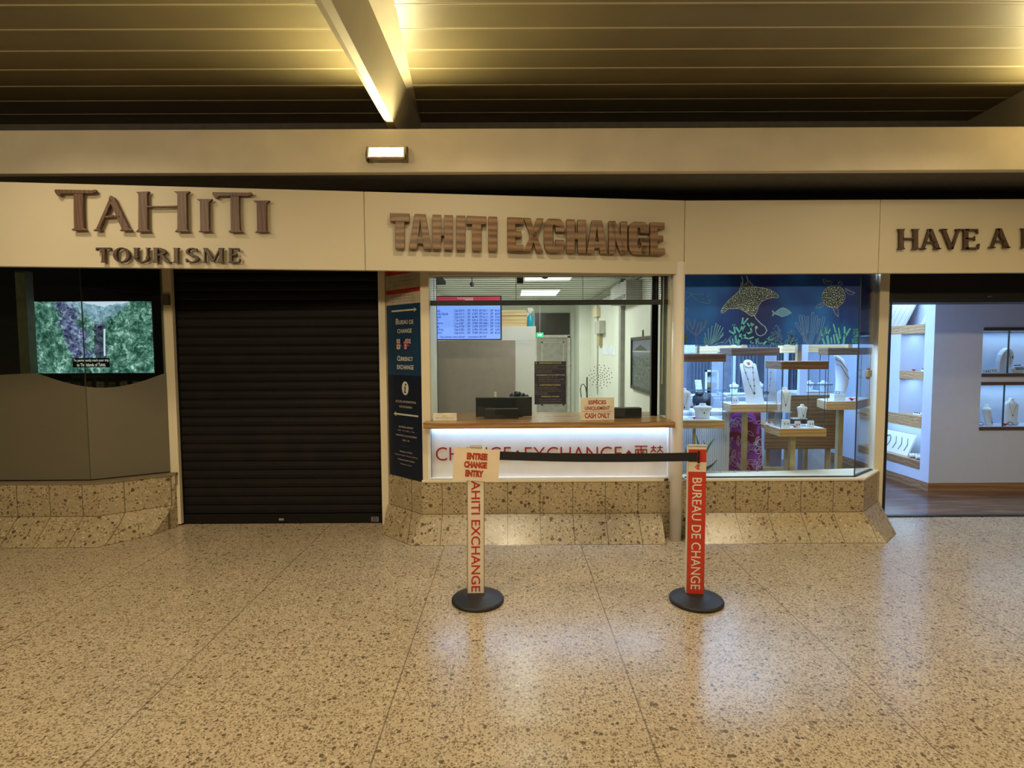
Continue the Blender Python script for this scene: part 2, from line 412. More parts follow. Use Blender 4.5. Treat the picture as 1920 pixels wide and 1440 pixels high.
lt = [(X(-250, TOE), TOE), (X(163, TOE), TOE), (X(270, 4.76), 4.76)]
plinth('trim_5', lf, lt, 'tiled stone plinth below the tourist office window')
cf = [(X(722, 5.02), 5.02), (X(788, FACE), FACE), (X(1243, FACE), FACE), (X(1296, FACE), FACE), (X(1627, FACE), FACE), (X(1656, 5.0), 5.0)]
ct_ = [(X(711, 4.77), 4.77), (X(765, TOE), TOE), (X(1252, TOE), TOE)]
plinth('trim_6', cf[:3], ct_, 'tiled stone plinth below the exchange counter')
plinth('trim_7', [cf[2], cf[3]], [None, None], 'recessed strip of stone plinth behind the round column')
plinth('trim_8', cf[3:], [(X(1288, TOE), TOE), (X(1675, TOE), TOE), (X(1692, 4.70), 4.70)], 'tiled stone plinth below the jewellery window')
# white sill lips
struct('trim_9', MB().box(cf[1][0], cf[2][0] + .02, FACE - .008, 4.8, SILL, SILL + .022), CREAM, 'cream sill under the counter panel', bevel=.003)
sl = MB().prism_z([(cf[3][0] - .03, FACE - .008), (cf[4][0], FACE - .008), (cf[5][0] - .02, 4.98), (cf[5][0] - .02, 5.08), (cf[3][0] - .03, 4.85)], SILL, SILL + .016)
struct('trim_10', sl, CREAM, 'white sill of the jewellery window')
sl = MB().prism_z([(lf[0][0], FACE - .005), (lf[1][0], FACE - .005), (lf[2][0] + .02, 4.995), (lf[2][0] + .02, 5.1), (lf[0][0], 5.0)], SILL, SILL + .02)
struct('trim_11', sl, mat('dark_sill', (.20, .15, .09), .6), 'brown sill of the tourist office window')
# round column
struct('column', MB().lathe((X(1272, 4.56), 4.585, 0), [(.0495, 0), (.0495, FZ0 + .1)], 28), mat('column_paint', (.80, .74, .66), .4, amt=.02), 'slim round cream column between counter and jewellery window', smooth=True)

# ================================================================== TOURIST OFFICE WINDOW (window_1) AND SHUTTER
gA, gB, gC = (X(-250, 4.72), 4.72), (X(160, 4.72), 4.72), (X(312, 5.03), 5.03)
ZT = 2.36
win = thing('window_1', (gB[0], gB[1], SILL), 'shop window with frosted lower film and dark interior', None); tag(win, kind='structure')
def vpane(p, q, z0, z1, th=.008):
    t = (Vector((*q, 0)) - Vector((*p, 0))).normalized(); n = Vector((t.y, -t.x, 0))
    return MB().frame(Vector((*p, 0)), t, UP, n), (Vector((*q, 0)) - Vector((*p, 0))).length
for k, (p, q) in enumerate(((gA, gB), (gB, gC))):
    m_, L = vpane(p, q, 0, 0); m_.box(.002, L - .002, SILL + .02, ZT, -.004, .004); m_.build('glass_pane', DIMGLASS, win)
# frosted film with a wavy upper edge, following the two panes
FILM = mat('frosted_film', (.135, .115, .074), .45, amt=.03, scale=1.2)
f_ = MB(); top = []
for i in range(61):
    px = -230 + (312 + 230) * i / 60
    p = Vector((X(px, 4.715), 4.715, 0)) if px < 160 else Vector(gB + (0,)).lerp(Vector(gC + (0,)), (px - 160) / 152.0) + Vector((0, -.006, 0))
    wy = 703 - 4 * math.sin((px) / 70) if px < 70 else 700 + 27 * max(0, math.sin((px - 70) / 238 * math.pi * 1.0)) * (1 if px < 305 else .9)
    top.append((p, Z(wy, p.y, px)))
for i in range(60):
    (a, za), (b, zb) = top[i], top[i + 1]
    f_.add([(a.x, a.y, SILL + .03), (b.x, b.y, SILL + .03), (b.x, b.y, zb), (a.x, a.y, za)], [(0, 1, 2, 3)])
tag(f_.build('frosted_film', FILM, win, solid=.0015), 'grey brown frosted film with a wavy top edge')
m_ = MB().box(gB[0] - .0018, gB[0] + .0018, gB[1] - .006, gB[1] + .004, SILL + .02, ZT); m_.build('silicone_joint', mat('brown_seal', (.07, .06, .04), .5), win)
# interior of the tourist office
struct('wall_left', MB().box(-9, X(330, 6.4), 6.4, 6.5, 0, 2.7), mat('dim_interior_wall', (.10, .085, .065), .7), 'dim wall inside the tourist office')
struct('office_floor', MB().box(-9, 1.45, 5.2, 11, -.1, 0), mat('grey_tile', (.35, .34, .3), .4))
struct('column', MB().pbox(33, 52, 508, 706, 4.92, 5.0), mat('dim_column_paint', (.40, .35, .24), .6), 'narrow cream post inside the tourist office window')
tv = thing('television', at(170, 632, 5.12), 'large flat television playing a green waterfall valley behind the left window', 'television')
a, b = at(50, 566, 5.10), at(289, 699, 5.10); TW, TH = b.x - a.x, a.z - b.z
MB().box(a.x - .012, b.x + .012, 5.104, 5.15, b.z - .014, a.z + .012).build('casing', BLACK, tv, bevel=.004)
MB().box((a.x + b.x) / 2 - .03, (a.x + b.x) / 2 + .03, 5.15, 5.18, a.z - .2, 2.36).build('ceiling_mount', BLACK, tv)
def valley_mat():
    m, nt, bs = new_mat('valley_video')
    v = pos(nt, (1 / TW, 1, 1 / TH), loc=(-a.x / TW, 0, -b.z / TH)); s_ = sep(nt, v); x, zz = s_[0], s_[2]
    p2 = pos(nt, (1, 1, 1))
    n1 = noise(nt, p2, 9, 8, .72, .8).outputs[0]; n2 = noise(nt, p2, 24, 6, .75, .8).outputs[0]
    green = ramp(nt, mth(nt, 'ADD', mth(nt, 'MULTIPLY', n1, .45), mth(nt, 'MULTIPLY', n2, .55)), [(.38, (.004, .016, .020)), (.47, (.030, .10, .085)), (.54, (.13, .28, .25)), (.62, (.55, .80, .86))])
    rock = ramp(nt, n2, [(.38, (.012, .014, .05)), (.5, (.10, .10, .27)), (.63, (.38, .42, .80))])
    # bare cliffs: a band left of the middle and the gorge
    cx = mth(nt, 'ABSOLUTE', mth(nt, 'SUBTRACT', mth(nt, 'ADD', x, mth(nt, 'MULTIPLY', mth(nt, 'SUBTRACT', zz, .5), .12)), mth(nt, 'ADD', .37, mth(nt, 'MULTIPLY', mth(nt, 'SUBTRACT', n1, .5), .5))))
    cliff = mth(nt, 'MULTIPLY', mth(nt, 'LESS_THAN', cx, .085), mth(nt, 'GREATER_THAN', zz, .22))
    col = mix(nt, mth(nt, 'MULTIPLY', cliff, .85), green, rock)
    g = mth(nt, 'ABSOLUTE', mth(nt, 'SUBTRACT', x, mth(nt, 'ADD', .575, mth(nt, 'MULTIPLY', mth(nt, 'SUBTRACT', n1, .5), .12))))
    gorge = mth(nt, 'MULTIPLY', mth(nt, 'LESS_THAN', g, .05), mth(nt, 'MULTIPLY', mth(nt, 'LESS_THAN', zz, .72), mth(nt, 'GREATER_THAN', zz, .2)))
    col = mix(nt, mth(nt, 'MULTIPLY', gorge, .9), col, ramp(nt, n2, [(.4, (.006, .008, .02)), (.65, (.12, .13, .26))]))
    fall = mth(nt, 'MULTIPLY', mth(nt, 'LESS_THAN', mth(nt, 'ABSOLUTE', mth(nt, 'SUBTRACT', x, mth(nt, 'ADD', .605, mth(nt, 'MULTIPLY', mth(nt, 'MULTIPLY', zz, zz), .03)))), .007), mth(nt, 'MULTIPLY', mth(nt, 'LESS_THAN', zz, .62), mth(nt, 'GREATER_THAN', zz, .24)))
    col = mix(nt, fall, col, (.65, .78, .95))
    # misty far ridge and a strip of sky
    d = mth(nt, 'SUBTRACT', zz, mth(nt, 'ADD', .62, mth(nt, 'MULTIPLY', mth(nt, 'ABSOLUTE', mth(nt, 'SUBTRACT', x, .58)), 1.25)))
    d = mth(nt, 'ADD', d, mth(nt, 'MULTIPLY', mth(nt, 'SUBTRACT', n1, .5), .35))
    ridge = N(nt, 'ShaderNodeMapRange'); nt.links.new(d, ridge.inputs[0]); ridge.inputs[1].default_value = 0; ridge.inputs[2].default_value = .12; 
    far = ramp(nt, n2, [(.38, (.10, .22, .36)), (.6, (.42, .58, .85))])
    col = mix(nt, mth(nt, 'MULTIPLY', ridge.outputs[0], .85), col, far)
    sk = mth(nt, 'GREATER_THAN', mth(nt, 'ADD', mth(nt, 'SUBTRACT', zz, mth(nt, 'MULTIPLY', mth(nt, 'ABSOLUTE', mth(nt, 'SUBTRACT', x, .62)), .35)), mth(nt, 'MULTIPLY', n1, .12)), .985)
    col = mix(nt, sk, col, (.62, .70, .98))
    bs.inputs['Base Color'].default_value = (0, 0, 0, 1); bs.inputs['Roughness'].default_value = .3
    nt.links.new(col, bs.inputs['Emission Color']); bs.inputs['Emission Strength'].default_value = 2.3; return m
MB().box(a.x, b.x, 5.098, 5.1045, b.z, a.z).build('screen', valley_mat(), tv)
sub = MB().frame(at(171, 681, 5.0965), (1, 0, 0), UP, (0, -1, 0))
k = TW / 239.0
sub.text('To permanently mark your trip', 0, 5 * k, 68 * k, 6.2 * k, bold=.01).text('to The Islands of Tahiti.', 0, -3 * k, 56 * k, 6.2 * k, bold=.01)
sub.build('subtitle', emit_mat('subtitle_white', (1, 1, 1), 1.2), tv)
sb_ = MB().frame(at(171, 681, 5.0972), (1, 0, 0), UP, (0, -1, 0)); sb_.flat([(-36 * k, -8 * k), (36 * k, -8 * k), (36 * k, 10 * k), (-36 * k, 10 * k)])
sb_.build('subtitle_bar', mat('subtitle_band', (.03, .04, .04), .6), tv)
# brochure shelf half hidden under the television
sh = MB().pbox(95, 300, 700, 703, 5.3, 5.55)
sh.pbox(95, 300, 760, 763, 5.3, 5.55); sh.box(X(92, 5.3), X(95, 5.3), 5.3, 5.55, 0, Z(700, 5.3, 97)); sh.box(X(300, 5.3), X(303, 5.3), 5.3, 5.55, 0, Z(700, 5.3, 97))
single('brochure_shelf', sh, DARKOAK, 'dark shelf of leaflets under the television in the left window', 'shelf')
bc = [(.35, .27, .12), (.42, .36, .24), (.14, .12, .1), (.3, .2, .1), (.45, .4, .3), (.2, .15, .08)]
for i, px in enumerate((108, 126, 145, 166, 188, 210, 232, 256, 277)):
    m_ = MB().pbox(px - 7, px + 7, 709, 756, 5.31 + .012 * (i % 3), 5.335 + .012 * (i % 3))
    single('leaflet', m_, mat('leaflet_print', bc[i % 6], .6, amt=.6, scale=40), 'printed leaflet on the dark shelf under the television, %s from the window post' % ['first', 'second', 'third', 'fourth', 'fifth', 'sixth', 'seventh', 'eighth', 'ninth'][i], 'leaflet', 'leaflets under the television')
struct('wall_divider', MB().box(X(320, 5.15), X(326, 5.15), 5.12, 6.4, 0, 2.4), DARK)
# jamb post and roller shutter
struct('trim_12', MB().pbox(308, 329, 470, 983, 5.03, 5.1), CREAM, 'cream jamb beside the black roller shutter', bevel=.003)
bk_ = MB().pbox(316, 328, 891, 908, 4.99, 5.03)
single('jamb_bracket', bk_, mat('beige_plastic', (.45, .37, .23), .5), 'small beige bracket at sill height on the shutter jamb', 'bracket', bevel=.002)
bk_ = MB().pbox(303, 316, 553, 572, 5.0, 5.03)
single('door_contact', bk_, GREYINK, 'small dark catch high on the shutter jamb', 'catch', bevel=.002)
SY = 5.1; sx0, sx1 = X(331, SY), X(719, SY)
shut = thing('door_1', ((sx0 + sx1) / 2, SY, 0), 'closed black roller shutter of the tourist office', None); tag(shut, kind='structure')
m_ = MB(); z = .09; pitch = .0825
prof = []
while z < 2.36:
    prof += [(SY, z), (SY - .010, z + .012), (SY - .012, z + pitch * .5), (SY - .008, z + pitch - .012), (SY, z + pitch - .004)]; z += pitch
for i in range(len(prof) - 1):
    (y0, z0), (y1, z1) = prof[i], prof[i + 1]
    m_.add([(sx0, y0, z0), (sx1, y0, z0), (sx1, y1, z1), (sx0, y1, z1)], [(0, 1, 2, 3)])
m_.box(sx0, sx1, SY + .004, SY + .02, 0.02, 2.36)
m_.build('shutter_curtain', SHUTTER, shut)
MB().box(sx0, sx1, SY - .02, SY + .02, .004, .09).build('bottom_bar', SHUTTER, shut, bevel=.003)
for xx in (sx0 - .02, sx1 - .03): MB().box(xx, xx + .05, SY - .03, SY + .03, 0, 2.36).build('guide_rail', BLACK, shut, bevel=.002)
MB().pbox(523, 532, 972, 976, SY - .024, SY - .018).build('lock', ALU, shut)
st_ = MB().pbox(696, 710, 969, 978, SY - .0225, SY - .020); s1 = st_.build('sticker', mat('sticker_lilac', (.20, .16, .18), .6), shut)
m_ = MB().frame(at(703, 973.5, SY - .0235), (1, 0, 0), UP, (0, -1, 0))
for q in range(3): m_.flat([(-.022, -.015 + q * .013), (.02, -.015 + q * .013), (.02, -.009 + q * .013), (-.022, -.009 + q * .013)])
m_.build('print', DARKINK, s1)
struct('trim_13', MB().pbox(712, 725, 470, 985, 5.0, 5.08), CREAM, 'cream jamb between the shutter and the blue information panel', bevel=.003)

# ================================================================== SIGNS ON THE FASCIA
def fplane(k):
    a, b = FP[k], FP[k + 1]; t = (b - a).normalized(); n = Vector((t.y, -t.x, 0)); return a, t, n
class Sign:
    """letters traced on the plane of fascia board k and raised off it"""
    def __init__(s, k, gap=.012, thick=.03): s.a, s.t, s.n = fplane(k); s.gap, s.th = gap, thick
    def uv(s, px, py):
        p = onplane(px, py, s.a + s.n * (s.gap + s.th), s.n); return ((p - s.a).dot(s.t), p.z)
    def letter(s, polys, m, parent, name, bevel=.0025):
        mb = MB().frame(s.a, s.t, UP, s.n)
        for pl in polys: mb.plate(pl, s.gap, s.gap + s.th)
        # studs that carry the letter
        us = [q[0] for pl in polys for q in pl]; vs = [q[1] for pl in polys for q in pl]
        return mb.build(name, m, parent, bevel=bevel)
def ringarc(cx, cy, rx, ry, a0, a1, w0, w1, n=18):
    """arc strip as separate quads-polygon; width w0 on the flanks, w1 at top and bottom"""
    o_, i_ = [], []
    for k in range(n + 1):
        a = R(a0 + (a1 - a0) * k / n); ww = abs(math.cos(a)) ** 1.5 * w0 + (1 - abs(math.cos(a)) ** 1.5) * w1
        o_.append((cx + rx * math.cos(a), cy + ry * math.sin(a))); i_.append((cx + (rx - ww) * math.cos(a), cy + (ry - ww) * math.sin(a)))
    return [[o_[k], o_[k + 1], i_[k + 1], i_[k]] for k in range(n)]
def stem(x, y0, y1, w, s=.07, f=.1):
    h = w / 2; return [(x - h - s, y0), (x + h + s, y0), (x + h + .01, y0 + f * .6), (x + h - .005, y0 + f * 1.6), (x + h - .005, y1 - f * 1.6), (x + h + .01, y1 - f * .6), (x + h + s, y1), (x - h - s, y1), (x - h - .01, y1 - f * .6), (x - h + .005, y1 - f * 1.6), (x - h + .005, y0 + f * 1.6), (x - h - .01, y0 + f * .6)]
def bar(x0, y0, x1, y1, w0, w1=None):
    w1 = w1 or w0; return [(x0 - w0 / 2, y0), (x0 + w0 / 2, y0), (x1 + w1 / 2, y1), (x1 - w1 / 2, y1)]
def hbar(x0, x1, y, w): return [(x0, y - w / 2), (x1, y - w / 2), (x1, y + w / 2), (x0, y + w / 2)]
TK, TN = .19, .085
SERIF = {  # unit height; polygons, width
 'T': ([stem(.42, 0, .96, TK), [(.0, .90), (.84, .90), (.84, 1.0), (.0, 1.0)], [(0, 1), (.0, .80), (.05, .80), (.10, .92)], [(.84, 1), (.84, .80), (.79, .80), (.74, .92)]], .84),
 'I': ([stem(.16, 0, 1, TK)], .32),
 'H': ([stem(.16, 0, 1, TK), stem(.74, 0, 1, TK), hbar(.2, .7, .52, TN)], .90),
 'A': ([bar(.12, 0, .42, 1, TN * 1.2), bar(.78, 0, .43, 1, TK * 1.05), hbar(.22, .64, .34, TN), hbar(0, .27, .03, .06), hbar(.60, .92, .03, .06)], .92),
 'V': ([bar(.44, 0, .10, 1, TK * .9), bar(.46, 0, .76, 1, TN * 1.2), hbar(-.04, .27, .97, .06), hbar(.62, .92, .97, .06)], .88),
 'E': ([stem(.15, 0, 1, TK, .06), hbar(.1, .64, .955, .09), hbar(.1, .52, .53, .085), hbar(.1, .68, .045, .09), [(.64, 1), (.58, .92), (.62, .76), (.66, .76)], [(.68, 0), (.62, .08), (.66, .27), (.72, .27)], [(.52, .66), (.46, .53), (.52, .40)]], .72),
 'O': (ringarc(.46, .5, .46, .52, 0, 360, TK, TN, 36), .92),
 'U': ([stem(.16, .32, 1, TK), stem(.72, .32, 1, TN * 1.1), *ringarc(.44, .36, .37, .38, 180, 360, TK * .8, TN)], .88),
 'R': ([stem(.15, 0, 1, TK), *ringarc(.28, .735, .36, .265, -90, 90, TK, TN), hbar(.15, .3, .96, .08), hbar(.15, .3, .51, .08), bar(.76, 0, .40, .52, TK * 1.05), hbar(.68, .92, .03, .06)], .90),
 'S': ([*ringarc(.32, .735, .28, .275, 55, 250, TN * 1.6, TN), *ringarc(.32, .265, .30, .275, -125, 70, TN * 1.6, TN), bar(.44, .40, .22, .60, TK), [(.52, .98), (.56, .74), (.50, .74), (.44, .9)], [(.06, .02), (.02, .28), (.08, .28), (.14, .12)]], .62),
 'M': ([stem(.12, 0, 1, TN * 1.1), stem(.98, 0, 1, TK), bar(.54, .08, .16, 1, TK * .95), bar(.56, .08, .94, 1, TN * 1.1)], 1.1),
}
def set_line(sign, word, xs, y0, y1, m, parent, bevel=.002, slope=0.0):
    """xs: pixel span of every letter; y0 top, y1 bottom pixel rows at the line's first letter, slope in rows per column"""
    x00 = xs[0][0]
    for ch, (p0, p1) in zip(word, xs):
        polys, wd = SERIF[ch]; out = []
        for pl in polys:
            out.append([sign.uv(p0 + (p1 - p0) * q[0] / wd, y1 + slope * (p0 - x00) + (y0 - y1) * q[1]) for q in pl])
        sign.letter(out, m, parent, 'letter_' + ch.lower(), bevel)
def cpx(*v): return [(a / 2.6667, b / 2.6667) for a, b in v]
S0 = Sign(0, .012, .028)
o0 = onplane(300, 500, FP[0], fplane(0)[2]); o0.z = 2.25
sg = thing('wooden_sign', o0, 'large brown wooden serif letters spelling TAHITI TOURISME', 'sign', 'wooden letter signs on the fascia')
# six tall letters drawn from the photo's own shapes (spans in photo pixels: x0, x1, top, bottom)
def big_letter(ch, x0, x1, t, b):
    sxx = lambda u: x0 + (x1 - x0) * u
    syy = lambda v: b + (t - b) * v
    P = []
    if ch == 'T':
        P = [[(.42, 0), (.78, 0), (.73, .03), (.69, .06), (.67, .5), (.67, .9), (.45, .9), (.45, .5), (.46, .06), (.40, .025)],
             [(0, 1), (.0, .94), (.06, .85), (.12, .845), (.16, .90), (.90, .90), (.96, .93), (1, .93), (.97, 1), (.9, .985)]]
    elif ch == 'A':
        P = [[(0, 0), (.23, 0), (.19, .03), (.17, .06), (.50, .86), (.43, .93), (.08, .06), (.03, .03)],
             [(.45, 1), (.55, .93), (.93, .07), (1, .025), (1, 0), (.68, 0), (.72, .04), (.73, .07), (.43, .82), (.40, .92)],
             [(.28, .38), (.33, .42), (.52, .45), (.70, .41), (.71, .36), (.52, .39), (.36, .36)]]
    elif ch == 'H':
        P = [[(0, 0), (.28, 0), (.24, .04), (.22, .07), (.21, .93), (.24, .97), (.25, 1), (0, .985), (.04, .95), (.05, .9), (.05, .07), (.02, .03)],
             [(.72, 0), (1, 0), (.97, .035), (.95, .07), (.94, .93), (.98, .97), (1, 1), (.70, 1), (.75, .96), (.77, .92), (.77, .07), (.74, .03)],
             [(.2, .60), (.8, .61), (.8, .655), (.5, .64), (.2, .64)]]
    elif ch == 'I':
        P = [[(.1, 0), (.98, 0), (.86, .03), (.80, .07), (.78, .90), (.92, .96), (1, 1), (.0, 1), (.12, .96), (.22, .92), (.24, .07), (.20, .03)]]
    return [[S0.uv(sxx(u), syy(v)) for u, v in pl] for pl in P]
for ch, x0, x1, t, b in (('T', 102, 181, 355, 432), ('A', 174, 247, 366, 432.5), ('H', 254, 355.5, 358.5, 434.5), ('I', 368, 398, 373, 434.5), ('T', 398, 473, 360, 435.5), ('I', 474, 506, 376, 435.5)):
    S0.letter(big_letter(ch, x0, x1, t, b), BROWNLETTER, sg, 'letter_' + ch.lower())
set_line(S0, 'TOURISME', [(179, 207), (211.5, 242.5), (248, 282), (286, 320), (323, 336), (346, 372), (379, 418), (427, 450)], 464, 491.5, DARKLETTER, sg, .0015, .0035)
# block letters
S1 = Sign(1, .02, .036)
o1 = onplane(990, 470, FP[1], fplane(1)[2]); o1.z = 2.3
sg1 = thing('wooden_sign', o1, 'thick grained wooden block letters spelling TAHITI EXCHANGE', 'sign', 'wooden letter signs on the fascia')
def oct_ring(x0, x1, y0, y1, c): return [(x0 + c, y0), (x1 - c, y0), (x1, y0 + c), (x1, y1 - c), (x1 - c, y1), (x0 + c, y1), (x0, y1 - c), (x0, y0 + c)]
def rr(x0, x1, y0, y1, c, n=5):
    out = []
    for cx, cy, a0 in ((x1 - c, y1 - c, 0), (x0 + c, y1 - c, 90), (x0 + c, y0 + c, 180), (x1 - c, y0 + c, 270)):
        for k in range(n + 1):
            a = R(a0 + 90 * k / n); out.append((cx + c * math.cos(a), cy + c * math.sin(a)))
    return out
def cshape(bars):
    """left half ring of a heavy C plus its two jaws, all in a unit box"""
    out = []
    O = rr(0, 1, 0, 1, .3, 6); I = rr(.44, .57, .17, .83, .06, 6)
    n = len(O)
    for k in range(n):
        mx_ = (O[k][0] + O[(k + 1) % n][0]) / 2; my_ = (O[k][1] + O[(k + 1) % n][1]) / 2
        if mx_ > .98 and .3 < my_ < .7: continue
        out.append([O[k], O[(k + 1) % n], I[(k + 1) % n], I[k]])
    return out
def full(*r): return [list(p) for p in r]
BLOCKL = {
 'T': [[(0, .76), (1, .76), (1, 1), (0, 1)], [(.27, 0), (.75, 0), (.75, .77), (.27, .77)]],
 'A': [[(0, 0), (.36, 0), (.52, .95), (.70, 1), (.26, 1)], [(1, 0), (.64, 0), (.47, .95), (.30, 1), (.74, 1)], [(.30, .16), (.70, .16), (.64, .36), (.36, .36)]],
 'H': [[(0, 0), (.43, 0), (.43, 1), (0, 1)], [(.57, 0), (1, 0), (1, 1), (.57, 1)], [(.42, .40), (.58, .40), (.58, .62), (.42, .62)]],
 'I': [[(0, 0), (1, 0), (1, 1), (0, 1)]],
 'E': [[(0, 0), (.5, 0), (.5, 1), (0, 1)], [(.45, .80), (.97, .80), (.97, 1), (.45, 1)], [(.45, .41), (.88, .41), (.88, .60), (.45, .60)], [(.45, 0), (1, 0), (1, .20), (.45, .20)]],
 'X': [[(0, 0), (.36, 0), (.60, .50), (.42, .56)], [(1, 0), (.64, 0), (.36, .56), (.60, .56)], [(.0, 1), (.36, 1), (.60, .45), (.36, .45)], [(1, 1), (.66, 1), (.38, .46), (.62, .46)], [(.30, .42), (.70, .42), (.66, .60), (.34, .60)]],
 'N': [[(0, 0), (.36, 0), (.36, 1), (0, 1)], [(.64, 0), (1, 0), (1, 1), (.64, 1)], [(0, 1), (.36, 1), (1, 0), (.62, 0)]],
}
Cring = []
def ring_sector(skip):
    O = rr(0, 1, 0, 1, .28, 6); I = rr(.42, .58, .18, .82, .07, 6); n = len(O); out = []
    for k in range(n):
        mx_ = (O[k][0] + O[(k + 1) % n][0]) / 2; my_ = (O[k][1] + O[(k + 1) % n][1]) / 2
        if skip(mx_, my_): continue
        out.append([O[k], O[(k + 1) % n], I[(k + 1) % n], I[k]])
    return out
cut = lambda x, y: x > .99 and .28 < y < .72
BLOCKL['C'] = ring_sector(cut) + [[(.57, .62), (1, .62), (1, .73), (.57, .80)], [(.57, .38), (1, .38), (1, .27), (.57, .20)]]
BLOCKL['G'] = ring_sector(cut) + [[(.57, .66), (1, .66), (1, .73), (.57, .80)], [(.55, .36), (.62, .36), (.62, .52), (.55, .52)], [(.55, .37), (1, .37), (1, .52), (.55, .52)], [(.62, 0), (1, 0), (1, .5), (.62, .5)]]
topl = lambda px: 399 + (px - 731) * (417.5 - 399) / (1247 - 731)
botl = lambda px: 466 + (px - 731) * (478 - 466) / (1247 - 731)
for ch, a0, a1 in (('T', 160, 275), ('A', 271, 405), ('H', 410, 530), ('I', 550, 603), ('T', 611, 726), ('I', 738, 790), ('E', 850, 944), ('X', 944, 1063), ('C', 1066, 1184), ('H', 1198, 1312), ('A', 1316, 1438), ('N', 1446, 1555), ('G', 1563, 1682), ('E', 1689, 1776)):
    p0, p1 = 680 + a0 / 3.131, 680 + a1 / 3.131
    out = [[S1.uv(p0 + (p1 - p0) * u, botl(p0 + (p1 - p0) * u) + (topl(p0 + (p1 - p0) * u) - botl(p0 + (p1 - p0) * u)) * v) for u, v in pl] for pl in BLOCKL[ch]]
    S1.letter(out, EXWOOD, sg1, 'letter_' + ch.lower(), .0035 if ch not in 'CG' else 0)
S3 = Sign(3, .008, .02)
o3 = onplane(1800, 450, FP[3], fplane(3)[2]); o3.z = 2.45
sg3 = thing('wooden_sign', o3, 'dark brown serif letters reading HAVE A above the open entrance', 'sign', 'wooden letter signs on the fascia')
kx = lambda v: 1640 + v / 6.857
set_line(S3, 'HAVE', [(kx(300), kx(585)), (kx(595), kx(860)), (kx(862), kx(1125)), (kx(1135), kx(1358))], 429, 467, DARKLETTER, sg3, .0015)
set_line(S3, 'AM', [(kx(1480), kx(1752)), (kx(1885), kx(2230))], 428, 464.5, DARKLETTER, sg3, .0015)

# ================================================================== FLOOD LAMP ON THE BEAM
fl = thing('flood_lamp', at(724, 286, 4.16), 'small lit floodlight mounted on the long cream beam', 'lamp')
q0 = at(724, 286, 4.13); u_ = Vector((1, 0, 0)); nn = Vector((0, -.95, .31)).normalized(); vv = nn.cross(u_).normalized()
if vv.z < 0: vv = -vv
m_ = MB().frame(q0, u_, vv, nn); m_.loftpoly([(-.135, -.045, 0), (.135, -.045, 0), (.135, .045, 0), (-.135, .045, 0)], [(-.11, -.03, -.045), (.11, -.03, -.045), (.11, .03, -.045), (-.11, .03, -.045)])
m_.build('housing', mat('lamp_housing', (.35, .29, .17), .5), fl, bevel=.004)
fr = MB().frame(q0, u_, vv, nn)
for bx_ in ((-.137, .137, -.047, -.036), (-.137, .137, .036, .047), (-.137, -.124, -.036, .036), (.124, .137, -.036, .036)): fr.box(*bx_, -.002, .006)
fr.build('rim', mat('lamp_rim', (.55, .45, .25), .4), fl)
lf_ = MB().frame(q0, u_, vv, nn); lf_.box(-.124, .124, -.036, .036, -.001, .002); lf_.build('lens', LAMPFACE, fl)
br = MB()
for s_ in (-1, 1):
    xx = q0.x + s_ * .145
    br.prism_x([(q0.y + .03, q0.z + .055), (q0.y + .07, q0.z + .055), (q0.y + .07, q0.z - .05), (q0.y + .01, q0.z - .06), (q0.y - .01, q0.z - .01)], xx - .004, xx + .004)
br.box(q0.x - .145, q0.x + .145, q0.y + .064, q0.y + .07, q0.z - .02, q0.z + .02)
br.build('bracket', mat('lamp_bracket', (.10, .075, .045), .5), fl)
l = bpy.data.lights.new('flood_lamp_next', 'AREA'); l.shape = 'RECTANGLE'; l.size = .25; l.size_y = .07; l.energy = 80; l.color = (1, .84, .42)
o = bpy.data.objects.new('flood_lamp_next', l); COL.objects.link(o); o.location = (4.08, 4.1, q0.z); o.rotation_euler = nn.to_track_quat('Z', 'Y').to_euler()
o.rotation_euler = (-nn).to_track_quat('Z', 'Y').to_euler() if False else (Vector(nn)).to_track_quat('-Z', 'Y').to_euler()

# ================================================================== EXCHANGE COUNTER
# ---- angled information panel left of the window
pa, pb = Vector((X(727, 5.0), 5.0, 0)), Vector((X(791, FACE + .005), FACE + .005, 0))
pt = (pb - pa).normalized(); pn = Vector((pt.y, -pt.x, 0)); PL = (pb - pa).length
m_ = MB().frame(pa, pt, UP, pn); m_.box(-.02, PL, SILL, 2.36, -.05, -.006)
struct('wall_angle', m_, CREAM, 'narrow angled wall behind the blue information panel')
def pu(px, py): p = onplane(px, py, pa, pn); return ((p - pa).dot(pt), p.z)
panel = thing('information_sign', (pa.x, pa.y, SILL + .01), 'tall narrow blue information panel with arrows and flags beside the counter window', 'sign')
zb, zm, zt_, zw = SILL + .004, pu(790, 705)[1], pu(790, 567)[1], 2.275
def pan(z0, z1, c0, c1, m, name, par, x0=.004, x1=None):
    q = MB().frame(pa, pt, UP, pn); q.box(x0, PL - .004 if x1 is None else x1, z0, z1, c0, c1); return q.build(name, m, par)
p1 = pan(zb, zm, -.006, .004, NAVY, 'lower_board', panel)
p2 = pan(zm, zt_, -.006, .004, BLUEPRINT, 'middle_board', panel)
p3 = pan(zt_, zw, -.006, .004, mat('dull_white_board', (.50, .43, .32), .5), 'upper_board', panel)
def bandz(py): return pu(790, py)[1]
rb = MB().frame(pa, pt, UP, pn)
rb.box(.004, PL - .004, bandz(545.5), bandz(537.5), .004, .0048).box(.004, PL - .004, zw - .012, zw + .03, .004, .0048)
tag(rb.build('red_band', REDPRINT, p3), 'red band')
C_ = PL / 2 + .005
tx = MB().frame(pa, pt, UP, pn)
tx.text('BUREAUX DE CHANGE', C_, zw + .008, PL * .62, .012, .0052); tx.build('band_lettering', mat('pale_pink_print', (.5, .22, .17), .5), p3); tx = MB().frame(pa, pt, UP, pn)
